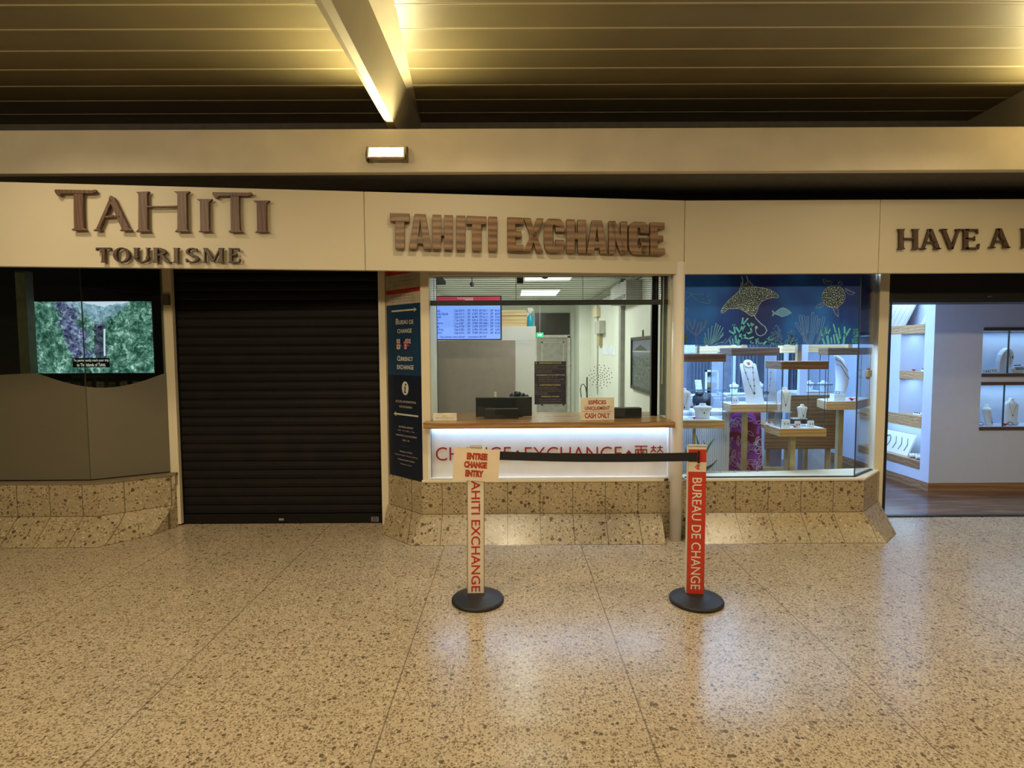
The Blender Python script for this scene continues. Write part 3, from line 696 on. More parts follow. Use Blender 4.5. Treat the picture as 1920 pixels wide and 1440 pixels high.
tx.text('CURRENCY EXCHANGE', C_, (bandz(545.5) + bandz(537.5)) / 2, PL * .6, .014, .0052)
tx.build('band_lettering', mat('pink_ink', (.5, .22, .17), .5), p3)
tx = MB().frame(pa, pt, UP, pn); dz = (zt_ - bandz(545.5)) / 4.0
for i, (t_, w_) in enumerate((('lundi au vendredi', .6), ('samedi et dimanche', .66), ('open on every flight', .7))):
    tx.text(t_, C_, bandz(545.5) + dz * (i + .9), PL * w_, .013, .0046)
z2 = bandz(537.5)
for i, (t_, w_) in enumerate((('ouvert tous les jours', .58), ('arrivals and departures', .74), ('change manuel', .58))):
    tx.text(t_, C_, z2 + (zw - .012 - z2) / 4.0 * (3.1 - i), PL * w_, .013, .0046)
tx.build('lettering', GREYINK, p3)
def ptxt(string, px, py, w, h, par, m=PALEINK, name='lettering', bold=.012):
    q = MB().frame(pa, pt, UP, pn); u, v = pu(px, py); q.text(string, u, v, w * PL, h, .0046, bold); return q.build(name, m, par)
def arrow(px0, px1, py, head, par):
    q = MB().frame(pa, pt, UP, pn); (u0, v0), (u1, _) = pu(px0, py[0]), pu(px1, py[1])
    t_ = .007; hd = .022; u_0, u_1 = (u0, u1) if head > 0 else (u1, u0)
    q.flat([(u_0, v0 - t_), (u_1 - head * .02, v0 - t_), (u_1 - head * .02, v0 + t_), (u_0, v0 + t_)], .0046)
    q.flat([(u_1, v0), (u_1 - head * .042, v0 + hd), (u_1 - head * .028, v0), (u_1 - head * .042, v0 - hd)], .0046); q.build('arrow', PALEINK, par)
arrow(735, 782, (584, 582), 1, p2); arrow(739, 785, (775, 779), -1, p1)
ptxt('B', 745.5, 603, .085, .050, p2); ptxt('UREAU', 757, 604, .26, .036, p2, bold=.02); ptxt('DE', 772, 603.5, .12, .036, p2, bold=.02)
ptxt('CHANGE', 759, 620.5, .42, .036, p2, bold=.02)
ptxt('C', 748, 672, .085, .046, p2); ptxt('URRENCY', 762, 673, .40, .036, p2, bold=.02); ptxt('EXCHANGE', 760.5, 688.5, .48, .038, p2, bold=.02)
# eight little flags in two rows
FWH, FRD, FBL, FYL = (mat('flag_white', (.62, .55, .46), .5), mat('flag_red', (.42, .03, .035), .5), mat('flag_blue', (.012, .015, .075), .5), mat('flag_ochre', (.50, .36, .20), .5))
fw, fh = .0365 * 1.35, .036 * 1.15
fx0, fz0 = C_ - fw * 2.06, pu(760, 645)[1]
def flag(ci, ri, base, bits):
    q = MB().frame(pa, pt, UP, pn); x, z = fx0 + ci * fw * 1.03, fz0 - (ri - .5) * fh * 1.12 - fh / 2
    q.box(x, x + fw, z, z + fh, .004, .0045); f0 = q.build('flag', base, p2)
    for nm, mm, polys in bits:
        q = MB().frame(pa, pt, UP, pn)
        for pl in polys: q.flat([(x + a * fw, z + b * fh) for a, b in pl], .0047 if nm != 'flag_cross' else .0048)
        q.build('flag_field', mm, p2)
bx4 = lambda a, b, c, d: [(a, c), (b, c), (b, d), (a, d)]
flag(0, 0, FWH, [('a', FRD, [bx4(0, 1, 0, .12), bx4(.42, .58, 0, 1), bx4(0, 1, .45, .58)])])
flag(1, 0, FBL, [('a', FBL, [bx4(.1, .9, .1, .9)])])
flag(2, 0, FWH, [('a', FRD, [bx4(0, 1, k * .154, k * .154 + .077) for k in range(7)]), ('flag_cross', FBL, [bx4(0, .42, .46, 1)])])
flag(3, 0, FBL, [('a', FWH, [[(0, 0), (.14, 0), (1, .86), (1, 1), (.86, 1), (0, .14)], [(1, 0), (1, .14), (.14, 1), (0, 1), (0, .86), (.86, 0)], bx4(0, 1, .36, .64), bx4(.4, .6, 0, 1)]), ('flag_cross', FRD, [bx4(0, 1, .43, .57), bx4(.45, .55, 0, 1)])])
flag(0, 1, FWH, [('a', FRD, [circle(.5, .5, .2, .27, 14)])])
flag(1, 1, FBL, [('a', FWH, [bx4(.05, .45, .72, .78), bx4(.2, .26, .55, .95), bx4(.62, .68, .3, .38), bx4(.78, .84, .5, .58), bx4(.24, .32, .2, .32)])])
flag(2, 1, FWH, [('a', FRD, [bx4(0, .25, 0, 1), bx4(.75, 1, 0, 1), [(.5, .15), (.66, .4), (.6, .55), (.5, .85), (.4, .55), (.34, .4)]])])
flag(3, 1, FBL, [('a', FWH, [bx4(.05, .45, .72, .78), bx4(.2, .26, .55, .95), bx4(.6, .66, .3, .38), bx4(.76, .82, .52, .6), bx4(.68, .73, .7, .76)])])
u, v = pu(760.5, 728)
q = MB().frame(pa, pt, UP, pn); q.flat(circle(u, v, .048, .060, 30), .0046); ic = q.build('round_symbol', PALEINK, p1)
q = MB().frame(pa, pt, UP, pn); q.flat(circle(u + .008, v + .032, .010, .011, 14), .0052)
q.flat([(u - .016, v + .012), (u + .010, v + .016), (u + .001, v - .026), (u + .004, v - .032), (u + .012, v - .03), (u + .006, v - .044), (u - .010, v - .044), (u - .014, v - .036), (u - .006, v + .004)], .0052)
q.build('letter_mark', NAVY, ic)
ptxt('ACCUEIL INFORMATIONS', 761, 753.5, .60, .020, p1, DIMWHITE); ptxt("VISITOR'S BUREAU", 761, 763, .38, .020, p1, DIMWHITE)
for s_, py, w_, h_ in (('NATIONAL MARKET', 801.5, .42, .017), ('9h30 - 17h / 9.30am - 5 pm', 808.5, .50, .013), ('WEEKENDS & JOURS FERIES', 818, .62, .018), ('9h30 - 12h', 826, .20, .014),
                       ('Monday to Friday', 848, .36, .017), ('9.30 am to 12 pm / 1.30 pm to 5.30 pm', 855, .68, .014), ('Weekends & public holidays', 863.5, .50, .017), ('9.30 am to 12 pm', 871.5, .32, .014)):
    ptxt(s_, 762, py, w_, h_, p1, DIMWHITE)
q = MB().frame(pa, pt, UP, pn); u, v = pu(760, 836.5); q.flat([(u - .06, v - .001), (u + .06, v - .001), (u + .06, v + .001), (u - .06, v + .001)], .0046); q.build('rule', GREYINK, p1)

# ---- window frame and glass
WY = 4.70
wx0, wx1, wz1 = X(806, FACE), X(1256, FACE), Z(516.5, FACE)
wn = thing('window_2', ((wx0 + wx1) / 2, FACE, SILL), 'cream framed window of the exchange counter', None); tag(wn, kind='structure')
MB().box(X(790, FACE), wx0, FACE - .003, FACE + .09, SILL, 2.34).build('frame', CREAM, wn, bevel=.003)
MB().box(wx1, X(1267, FACE), FACE - .003, FACE + .09, SILL, 2.34).build('frame', CREAM, wn, bevel=.003)
MB().box(wx0, wx1, FACE, FACE + .09, wz1, 2.34).build('frame', CREAM, wn, bevel=.003)
CT1, CT0 = Z(792.5, 4.50), Z(803.5, 4.50)
MB().box(wx0, wx1, WY - .004, WY + .004, CT1, wz1).build('glass_pane', GLASS, wn)
dots = MB().frame(at(1126, 706, WY - .0048), (1, 0, 0), UP, (0, -1, 0)); kpx = 4.70 / F
for ring, (rad, cnt) in enumerate(((0, 1), (4, 6), (8, 10), (12.5, 12), (17, 14), (21.5, 14))):
    for i in range(cnt):
        a = 2 * math.pi * (i + .35 * ring) / cnt
        dots.flat(circle(rad * kpx * math.cos(a), rad * kpx * math.sin(a), .0042, None, 8))
dots.build('speaking_hole_dot', DARKINK, wn)
# ---- worktop
wt = MB()
L0, L1 = X(799, 4.50), X(1267, 4.50)
wt.prism_z([(L0 + .02, 4.50), (L1, 4.50), (L1, 4.66), (wx1 - .002, 4.66), (wx1 - .002, 5.25), (wx0 + .002, 5.25), (wx0 + .002, 4.66), (L0 - .035, 4.66), (L0 - .035, 4.53)], CT0, CT1)
single('countertop', wt, COUNTERWOOD, 'long wooden counter ledge running through the exchange window', 'countertop', bevel=.003)
# ---- front panel under the worktop
cf_ = thing('counter_front', ((wx0 + wx1) / 2, FACE, SILL + .025), 'white lit counter front with crimson CHANGE EXCHANGE lettering', 'counter')
MARB = mat('white_marbled_panel', (.74, .73, .72), .4, amt=.05, scale=6)
px0, px1 = X(800, FACE), X(1268, FACE); pz0, pz1 = SILL + .024, CT0 - .001
MB().box(px0, px1, 4.70, 4.73, pz0, pz1).build('panel', MARB, cf_)
for b_ in ((px0, X(806, FACE), pz0, pz1), (X(1254.5, FACE), px1, pz0, pz1), (X(806, FACE), X(1254.5, FACE), pz0, Z(895, FACE))):
    MB().box(b_[0], b_[1], FACE - .004, 4.70, b_[2], b_[3]).build('frame', WHITE, cf_, bevel=.003)
MB().box(X(808, FACE), X(1253, FACE), 4.655, 4.675, CT0 - .012, CT0 - .002).build('light_strip', LEDSTRIP, cf_)
kk = 4.69 / F
tx = MB().frame(at(0, 851, 4.697), (1, 0, 0), UP, (0, -1, 0)); tx.m = None
lt_ = MB()
def front(string, p0, p1, t, b, bold=.0):
    c0 = at((p0 + p1) / 2, (t + b) / 2, 4.697); lt_.frame(c0, (1, 0, 0), UP, (0, -1, 0)); lt_.text(string, 0, 0, (p1 - p0) * kk, (b - t) * kk, 0, bold, depth=.004)
front('CHANGE', 816.5, 959, 838, 863.5, -.008); front('EXCHANGE', 983, 1167, 837.5, 863, -.008)
for pxc in (970.5, 1179):
    c0 = at(pxc, 850.5, 4.697); lt_.frame(c0, (1, 0, 0), UP, (0, -1, 0)); r_ = 7 * kk
    lt_.plate([(0, -r_), (r_ * .55, -.2 * r_), (r_ * .75, .1 * r_), (0, r_), (-r_ * .75, .1 * r_), (-r_ * .55, -.2 * r_)], -.002, .002)
def strokes(x0, x1, t, b, segs):
    c0 = at((x0 + x1) / 2, (t + b) / 2, 4.697); lt_.frame(c0, (1, 0, 0), UP, (0, -1, 0)); w, h = (x1 - x0) * kk, (b - t) * kk
    for ax, ay, bx, by in segs:
        p, q = Vector(((ax - .5) * w, (ay - .5) * h)), Vector(((bx - .5) * w, (by - .5) * h)); d = (q - p).normalized(); s_ = Vector((-d.y, d.x)) * .0042
        lt_.plate([tuple(p - s_), tuple(q - s_), tuple(q + s_), tuple(p + s_)], -.002, .002)
strokes(1190, 1214, 835.5, 863, [(0, .97, 1, .97), (.5, .97, .5, .05), (.06, .72, .06, .0), (.06, .72, .94, .72), (.94, .72, .94, .02), (.30, .68, .20, .45), (.30, .55, .40, .38), (.68, .68, .58, .45), (.68, .55, .80, .38), (.30, .40, .20, .18), (.70, .40, .60, .18)])
strokes(1219, 1244, 835, 863, [(.05, .86, .45, .86), (.25, 1, .25, .72), (.25, .74, .02, .52), (.25, .70, .46, .54), (.55, .86, .95, .86), (.75, 1, .75, .72), (.75, .74, .53, .52), (.75, .70, .98, .52), (.22, .44, .78, .44), (.22, .44, .22, 0), (.78, .44, .78, 0), (.22, .23, .78, .23), (.22, .02, .78, .02)])
lt_.build('lettering', CRIMSON, cf_)

# ---- things on the ledge
def plate_sign(pxa, pxb, pya, pyb, Y, th=.004, rot=0):
    c0 = at((pxa + pxb) / 2, (pya + pyb) / 2, Y); k_ = Y / F; u = Vector((math.cos(rot), 0, math.sin(rot))); v = Vector((-math.sin(rot), 0, math.cos(rot)))
    return c0, u, v, (pxb - pxa) * k_, (pyb - pya) * k_
def on_top(mb_z): return mb_z
c0, u, v, w_, h_ = plate_sign(1088, 1152, 744, 786.5, 4.635, rot=R(.4)); c0.z = CT1 + h_ / 2 + .001
cs = thing('cash_sign', (c0.x, c0.y, CT1), 'pale card sign in red capitals asking for cash only on the counter ledge', 'sign')
q = MB().frame(c0, u, v, (0, -1, 0)); q.plate([(-w_ / 2, -h_ / 2), (w_ / 2, -h_ / 2), (w_ / 2 * .99, h_ / 2), (-w_ / 2 * .97, h_ / 2)], -.004, 0); q.build('card', CARD, cs)
q = MB().frame(c0, u, v, (0, -1, 0))
RUST = mat('rust_red_ink', (.36, .055, .03), .5)
for s_, yy, ww, hh, bb_ in (('ESPÈCES', .31, .52, .22, .035), ('UNIQUEMENT', .015, .74, .19, .03), ('CASH ONLY', -.30, .74, .24, .035)):
    q = MB().frame(c0, u, v, (0, -1, 0)); q.text(s_, 0, h_ * yy, w_ * ww, h_ * hh, .001, bb_); q.build('lettering', RUST, cs)
q = MB().frame(c0, u, v, (0, -1, 0)); q.flat([(-w_ * .45, -h_ * .125), (w_ * .46, -h_ * .125), (w_ * .46, -h_ * .11), (-w_ * .45, -h_ * .11)], .001); q.build('fold_line', mat('rust_ink', (.3, .1, .06), .5), cs)
q = MB().frame(c0, u, v, (0, -1, 0)); q.loftpoly([(-w_ * .4, h_ * .3, -.004), (w_ * .4, h_ * .3, -.004), (w_ * .4, h_ * .28, -.004), (-w_ * .4, h_ * .28, -.004)], [(-w_ * .4, -h_ * .5, -.05), (w_ * .4, -h_ * .5, -.05), (w_ * .4, -h_ * .5, -.046), (-w_ * .4, -h_ * .5, -.046)]); q.build('easel_back', CARD, cs)
c0, u, v, w_, h_ = plate_sign(812, 856, 773, 787, 4.645); c0.z = CT1 + h_ / 2 + .001
ns = thing('notice_card', (c0.x, c0.y, CT1), 'small cream tent card at the left end of the counter ledge', 'card')
q = MB().frame(c0, u, v, (0, -1, 0)); q.loftpoly([(-w_ / 2, -h_ / 2, 0), (w_ / 2, -h_ / 2, 0), (w_ / 2, -h_ / 2, -.035), (-w_ / 2, -h_ / 2, -.035)], [(-w_ / 2, h_ / 2, -.012), (w_ / 2, h_ / 2, -.012), (w_ / 2, h_ / 2, -.015), (-w_ / 2, h_ / 2, -.015)]); q.build('card', CARD, ns)
q = MB().frame(c0 + Vector((0, -.001, 0)), u, (0, .19, .98), (0, -.98, .19)); q.text('NOTICE', 0, h_ * .12, w_ * .2, h_ * .13, .006).text('Please check your change', 0, -h_ * .14, w_ * .78, h_ * .15, .006); q.build('lettering', GREYINK, ns)
# information poster stuck inside the glass
c0, u, v, w_, h_ = plate_sign(1002, 1061.5, 677.5, 758.5, 4.708)
ip = thing('information_poster', (c0.x, c0.y, c0.z - h_ / 2), 'dark violet information poster with yellow headings taped to the counter glass', 'poster')
q = MB().frame(c0, u, v, (0, -1, 0)); q.box(-w_ / 2, w_ / 2, -h_ / 2, h_ / 2, 0, .0025); q.build('sheet', LILACPRINT, ip)
Yp = lambda t: h_ / 2 - t * h_
head, body = MB().frame(c0, u, v, (0, -1, 0)), MB().frame(c0, u, v, (0, -1, 0))
def ln(mb, s_, x0, x1, t, hh, bold=0): mb.text(s_, ((x0 + x1) / 2 - .5) * w_, Yp(t), (x1 - x0) * w_, hh * h_, .0032, bold)
hd4 = [MB().frame(c0, u, v, (0, -1, 0)) for _ in range(4)]; ln(hd4[0], 'INFORMATIONS', .15, .85, .038, .034, .03); ln(hd4[1], 'NOMBRES D\'OUVERTURE', .06, .96, .315, .03, .03); ln(hd4[2], 'INFORMATION', .17, .82, .548, .036, .03); ln(hd4[3], 'OPENING HOURS', .21, .78, .815, .03, .03)
ln(body, 'i', .035, .075, .04, .036, .03)
for s_, x0, x1, t in (('Nous vous informons que les taux affiches sont donnes', .02, .99, .102), ('a titre indicatif ce jour au guichet', .02, .74, .138), ('Merci de verifier votre monnaie avant de quitter', .02, .96, .182), ('le comptoir de change', .02, .54, .222), ('Especes uniquement', .02, .57, .256),
                      ('Du lundi au vendredi  9h30 - 17h', .14, .72, .372), ('Samedi et dimanche selon les vols', .15, .92, .42), ('et a chaque arrivee internationale', .14, .80, .466),
                      ('The rates displayed are given', .02, .68, .61), ('for information only on this day at desk', .02, .77, .648), ('Please check your change before you leave', .02, .86, .692), ('the exchange desk', .02, .41, .734), ('Cash only please', .02, .43, .768),
                      ('Monday to Friday  9.30am - 5pm', .15, .85, .888), ('Weekends according to flights', .16, .84, .935), ('and on each international arrival', .16, .89, .98)):
    ln(body, s_, x0, x1, t - .004, .017, .01)
ln(body, 'EN', .03, .1, .55, .022)
[h4.build('heading', YELLOWINK, ip) for h4 in hd4]; body.build('lettering', mat('grey_lilac_ink', (.42, .37, .38), .5), ip)
q = MB().frame(c0, u, v, (0, -1, 0)); q.flat([(-w_ / 2, Yp(.507)), (w_ / 2, Yp(.507)), (w_ / 2, Yp(.498)), (-w_ / 2, Yp(.498))], .003); q.build('rule', GREYINK, ip)

# ---- behind the glass: monitor, printers, cables
mon = thing('monitor', (X(945, 4.9), 4.9, CT1), 'black back of a computer screen behind the counter glass', 'monitor')
q = MB().pbox(892, 964, 746, 783, 4.86, 4.89); q.v = [p + Vector((0, 0, CT1 + .004 - Z(783, 4.86, 928))) for p in q.v]; q.build('screen_back', mat('satin_black', (.022, .024, .028), .3), mon, bevel=.006)
q = MB().pbox(955, 997.5, 746.5, 783, 4.90, 4.93); q.v = [p + Vector((0, 0, CT1 + .004 - Z(783, 4.9, 976))) for p in q.v]; q.build('side_screen', mat('grey_black', (.035, .036, .038), .35), mon, bevel=.006)
MB().box(X(915, 4.9), X(980, 4.9), 4.88, 5.0, CT1 + .001, CT1 + .008).build('stand', BLACK, mon)
def desk_box(px0, px1, top, Y0, Y1, label, name, cat, mm):
    t = thing(name, (X((px0 + px1) / 2, Y0), Y0, CT1), label, cat)
    MB().box(X(px0, Y0), X(px1, Y0), Y0, Y1, CT1 + .001, Z(top, Y0)).build('body', mm, t, bevel=.005)
    MB().box(X(px0 + 3, Y0), X(px1 - 3, Y0), Y0 - .001, Y0 + .002, Z(top + 1.2, Y0), Z(top + .6, Y0)).build('edge', GREYINK, t); return t
desk_box(908, 972, 766, 4.76, 4.82, 'small black device with a pale edge in front of the monitor', 'card_terminal', 'device', BLACK)
desk_box(1152.5, 1204, 766, 4.76, 4.84, 'plain black box behind the glass beside the cash sign', 'document_box', 'box', BLACK)
q = MB(); bz = Z(746, 4.88)
for i, (px, py, r_) in enumerate(((962, 743, 7), (970, 740, 8), (978, 743, 8), (986, 744, 6))): q.ell(at(px, py, 5.04), r_ * .0050, .04, r_ * .0044, 12, 7)
q.tube([at(968, 744, 5.04), at(972, 765, 5.04), (X(972, 5.04), 5.04, CT1)], .006)
single('dark_bundle', q, BLACK, 'small dark rounded shape sticking up behind the black monitor', 'lamp', smooth=True)  # unidentified dark bundle behind the monitor, not a light source
q = MB(); pts = []
for px, py in ((1096, 776), (1093, 762), (1090, 745), (1088, 730), (1090, 722), (1094, 720), (1098, 726), (1101, 742), (1102, 760), (1102, 776)):
    pts.append(at(px, py, 4.80))
pts[0].z = pts[-1].z = CT1 + .004
q.tube(pts, .0042, 6); single('power_cable', q, BLACK, 'thin black cable standing in a loop behind the cash sign', 'cable', smooth=True)
q = MB().pbox(1099.5, 1102, 707, 745, 4.86, 4.868); q.box(X(1100, 4.86), X(1101.5, 4.86), 4.86, 4.868, CT1 + .001, Z(745, 4.86)); q.box(X(1096, 4.86), X(1106, 4.86), 4.84, 4.89, CT1 + .001, CT1 + .006)
single('antenna', q, GREYINK, 'thin grey upright rod behind the black cable loop', 'rod')
q = MB().pbox(921, 925, 736, 745, 4.91, 4.912)
single('paper_tag', MB().pbox(926.5, 931, 734.5, 746.5, 4.893, 4.898), CARD, 'tiny pale paper tag standing on top of the monitor', 'tag')

# ================================================================== EXCHANGE OFFICE
OX0, OX1, OYB, OZ = X(806, FACE) - .35, 1.385, 10.4, 2.45
struct('office_ceiling', MB().box(OX0 - .1, OX1, 4.76, OYB, OZ, OZ + .05), OFFWALL)
struct('wall_right', MB().box(OX1, OX1 + .08, 4.80, OYB, 0, OZ + .1), OFFWALL, 'white wall on the right inside the exchange office')
struct('wall_left', MB().box(OX0 - .08, OX0, 5.2, OYB, 0, OZ + .1).box(OX0 - .08, wx0 - .004, 5.16, 5.2, 0, OZ + .1), OFFWALL)
struct('wall_rear', MB().box(OX0, OX1, OYB, OYB + .1, 0, OZ + .1), OFFWALL, 'white rear wall of the exchange office')
struct('wall_pier', MB().box(X(1086, 9.6), OX1 - .001, 9.6, OYB - .001, 0, OZ - .001), OFFWALL)
struct('wall_front', MB().box(wx0, wx1, 4.76, 4.80, 0, CT0 - .002), OFFWALL)
struct('wall_side', MB().box(wx0 - .03, wx0 - .004, 4.76, 5.2, 0, OZ + .1), OFFWALL)
for k, (pa_, pb_, ya, yb) in enumerate(((985, 1074, 6.35, 6.75), (978, 1051, 7.75, 8.6))):
    t = thing('ceiling_light', ((X(pa_, ya) + X(pb_, ya)) / 2, (ya + yb) / 2, OZ), ['square lit ceiling panel nearest the counter glass', 'square lit ceiling panel deeper in the exchange office'][k], 'lamp', 'office ceiling panels')
    MB().box(X(pa_, ya, 520), X(pb_, ya, 520), ya, yb, OZ - .012, OZ - .006).build('diffuser', OFFICELIGHT, t)
    f_ = MB(); a0, a1 = X(pa_, ya, 520), X(pb_, ya, 520)
    for b_ in ((a0 - .02, a0, ya - .02, yb + .02), (a1, a1 + .02, ya - .02, yb + .02), (a0, a1, ya - .02, ya), (a0, a1, yb, yb + .02)): f_.box(*b_, OZ - .016, OZ)
    f_.build('frame', WHITE, t)
# venetian blind drawn up
bl = thing('venetian_blind', (X(1030, 4.76), 4.76, Z(572, 4.76)), 'half raised venetian blind with a thick black bottom rail', 'blind')
bx0, bx1 = X(807.5, 4.76), X(1254, 4.76)
q = MB()
for i in range(13):
    z = Z(518 + i * 3.75, 4.76); q.add([(bx0, 4.748, z - .0012), (bx1, 4.748, z - .0012), (bx1, 4.772, z + .0012), (bx0, 4.772, z + .0012), (bx0, 4.748, z - .0052), (bx1, 4.748, z - .0052), (bx1, 4.772, z - .0028), (bx0, 4.772, z - .0028)], [(0, 1, 2, 3), (4, 5, 6, 7), (0, 1, 5, 4), (3, 2, 6, 7)])
q.build('slat_stack', mat('grey_slat', (.03, .03, .033), .5), bl)
MB().box(bx0, bx1, 4.742, 4.778, Z(572.5, 4.76), Z(563, 4.76)).build('bottom_rail', BLACK, bl, bevel=.003)
MB().box(bx0, bx1, 4.742, 4.778, wz1 - .002, 2.31).build('head_rail', BLACK, bl)
for px in (816, 968, 1092, 1228):
    MB().tube([(X(px, 4.76), 4.745, Z(566, 4.76)), (X(px, 4.76), 4.745, wz1 + .01)], .0022, 6).build('ladder_cord', GREYINK, bl)
MB().tube([(X(1241, 4.76), 4.738, wz1), (X(1240, 4.76), 4.738, Z(721, 4.76))], .0035, 6).build('tilt_wand', CREAM, bl)
q = MB().pbox(1221.5, 1233.5, 516, 783, 4.93, 4.97); q.box(X(1222, 4.93), X(1233, 4.93), 4.93, 4.97, CT1 + .001, 2.44)
struct('trim_14', q, BLACK, 'black upright post inside the right end of the counter window')
struct('window_4', MB().box(X(1238, 4.93), X(1252, 4.93), 4.94, 4.95, CT1 + .002, 2.44), mat('green_grey_glass_edge', (.16, .19, .17), .2))
# cameras hanging from the office ceiling
t = thing('dome_camera', (X(1022, 5.2), 5.2, OZ), 'dark dome camera under the office ceiling in front of the light panel', 'camera')
q = MB().lathe((X(1022, 5.2), 5.2, 0), [(.005, Z(523.5, 5.2)), (.025, Z(522, 5.2)), (.037, Z(518, 5.2)), (.04, Z(515, 5.2))], 20); q.build('dome', mat('smoked_dome', (.05, .05, .05), .2), t, smooth=True)
MB().lathe((X(1022, 5.2), 5.2, 0), [(.04, Z(515, 5.2)), (.045, Z(514, 5.2)), (.045, OZ)], 20).build('mount', GREYINK, t)
q = MB().pbox(969, 981, 508, 531, 5.0, 5.05); q.box(X(973, 5.02), X(977, 5.02), 5.015, 5.03, Z(510, 5.0), OZ)
single('sensor_box', q, BLACK, 'black rectangular box hanging beside the dome camera', 'sensor', bevel=.002)
t = thing('web_camera', at(884, 535, 5.6), 'small grey round camera hanging above the rates screen', 'camera')
MB().ell(at(885, 533, 5.6), .022, .022, .026).build('body', GREYINK, t, smooth=True)
MB().tube([at(885, 533, 5.6), (at(885, 533, 5.6).x, 5.6, OZ)], .005).build('stem', GREYINK, t)
pw0 = at(857, 524, 5.35); pw1 = at(888, 556, 5.35)
# rates screen
rt = thing('rates_screen', at(872, 596, 5.4), 'wall screen listing currency rates on blue with a red header', 'television')
a, b = at(770, 557, 5.35), at(938.5, 635.5, 5.35)
MB().box(a.x - .01, b.x + .012, 5.352, 5.40, b.z - .01, a.z + .01).build('casing', NAVY, rt, bevel=.003)
MB().box(a.x, b.x, 5.348, 5.354, b.z, a.z).build('screen', emit_mat('rates_blue', (.20, .36, .95), .95), rt)
hb_ = MB().box(a.x, b.x, 5.3465, 5.3475, Z(563.5, 5.35, 870), a.z); hb_.build('header_band', emit_mat('rates_red', (.62, .03, .08), .8), rt)
kq = 5.35 / F
q = MB(); q2 = MB()
def rl(mb, s_, p0, p1, py, hpx=6.0):
    c_ = at((p0 + p1) / 2, py, 5.346); mb.frame(c_, (1, 0, 0), UP, (0, -1, 0)); mb.text(s_, 0, 0, (p1 - p0) * kq, hpx * kq * .8, 0, .012)
for i, (nm, w_, cur, va, vb, vc, vd, ve) in enumerate((('Canada', 12, '1 Dollar', '0,814', '79,953', '0,812', '80,421', ''), ('Nouvelle Zelande', 27, '1 Dollar', '0,612', '67,839', '0,614', '68,042', ''), ('Australie', 14, '1 Dollar', '0,614', '68,980', '0,613', '70,242', ''), ('Japon', 9, '1 Yen', '1,826', '0,816', '1,826', '0,742', ''),
                                                        ('Angleterre', 17, '1 Livre', '0,867', '139,880', '0,864', '141,442', ''), ('Suisse', 10, '1 Franc', '0,928', '122,898', '0,927', '121,742', ''), ('Hong Kong', 18, '1 Dollar', '0,082', '10,896', '0,085', '14,442', ''), ('Singapour', 16, '1 Dollar', '0,616', '79,089', '0,614', '80,142', ''))):
    py = 582.5 + i * 5.95
    rl(q, nm, 813, 813 + w_, py); rl(q, cur, 851, 860, py); rl(q, va, 861, 870.5, py); rl(q, '/', 873, 874, py); rl(q, 'XPF', 876, 882, py); rl(q, vb, 885, 896, py); rl(q, 'XPF', 898, 904, py); rl(q, vc, 905, 914, py); rl(q, '/', 916, 917, py); rl(q, 'XPF', 919, 925, py); rl(q, vd, 928, 937.5, py)
rl(q, 'Taux donnes a titre indicatif  -  commission 500 XPF', 825, 912, 631.5, 4.5)
q.build('lettering', emit_mat('rates_ink', (.02, .03, .28), .3), rt)
rl(q2, 'TAUX DE CHANGE', 857, 887, 559.5, 4); rl(q2, 'EXCHANGE RATES', 872, 887, 562, 3); q2.build('header_lettering', emit_mat('pale_pink_ink', (.85, .55, .62), .8), rt)
MB().box(a.x + .1, a.x + .2, 5.40, 5.45, a.z - .2, OZ).build('hanger', BLACK, rt)
# partition, cabinet, box and sprays
struct('wall_partition', MB().box(OX0 + .001, X(966, 6.0), 6.0, 6.06, 0, Z(638, 6.0)), GREYWALL, 'grey brown partition behind the counter')
cab = thing('cabinet', (X(970, 6.0), 6.2, 0), 'tall white cabinet with an open front edge behind the partition', 'cabinet')
cz = Z(611.5, 6.0)
MB().box(X(938, 6.0), X(1005.5, 6.0), 6.07, 6.55, cz - .16, cz).build('top', WHITE, cab, bevel=.003)
MB().box(X(966.5, 6.0), X(1005.5, 6.0), 6.07, 6.55, 0, cz - .16).build('side_panel', WHITE, cab, bevel=.003)
bxm = MB().box(X(937, 6.1), X(988, 6.1), 6.1, 6.4, cz + .001, Z(582, 6.1))
wb = thing('wooden_box', (X(962, 6.1), 6.25, cz), 'pale pine box on top of the white cabinet', 'box')
bxm.build('body', PALEOAK, wb, bevel=.004)
MB().box(X(937, 6.1), X(988, 6.1), 6.0985, 6.1, Z(592.5, 6.1), Z(591.5, 6.1)).build('board_joint', DARKOAK, wb)
for k, (px, sc_, lab, yy) in enumerate(((995, 1, 'blue spray bottle with white trigger head on the white cabinet', 6.15), (992, .78, 'white spray bottle just behind the blue one on the cabinet', 6.3))):
    t = thing('spray_bottle', (X(px, yy), yy, cz), lab, 'bottle', 'spray bottles on the cabinet'); o_ = Vector((X(px, yy), yy, cz + .001)); h_ = .205 * sc_
    MB().lathe(o_, [(.034 * sc_, 0), (.036 * sc_, .01), (.036 * sc_, .5 * h_), (.014 * sc_, .66 * h_), (.013 * sc_, .72 * h_)], 16).build('bottle', TEAL if k == 0 else WHITE, t, smooth=True)
    q = MB().lathe(o_, [(.014 * sc_, .70 * h_), (.015 * sc_, .80 * h_)], 12)
    q.prism_x([(0, 0)] * 0 or [(o_.y - .012, o_.z + .8 * h_), (o_.y + .012, o_.z + .8 * h_), (o_.y + .012, o_.z + h_), (o_.y - .012, o_.z + h_)], o_.x - .03 * sc_, o_.x + .025 * sc_)
    q.tube([o_ + Vector((.02 * sc_, 0, .9 * h_)), o_ + Vector((.038 * sc_, 0, .84 * h_)), o_ + Vector((.034 * sc_, 0, .72 * h_))], .005, 6); q.build('trigger_head', WHITE, t)
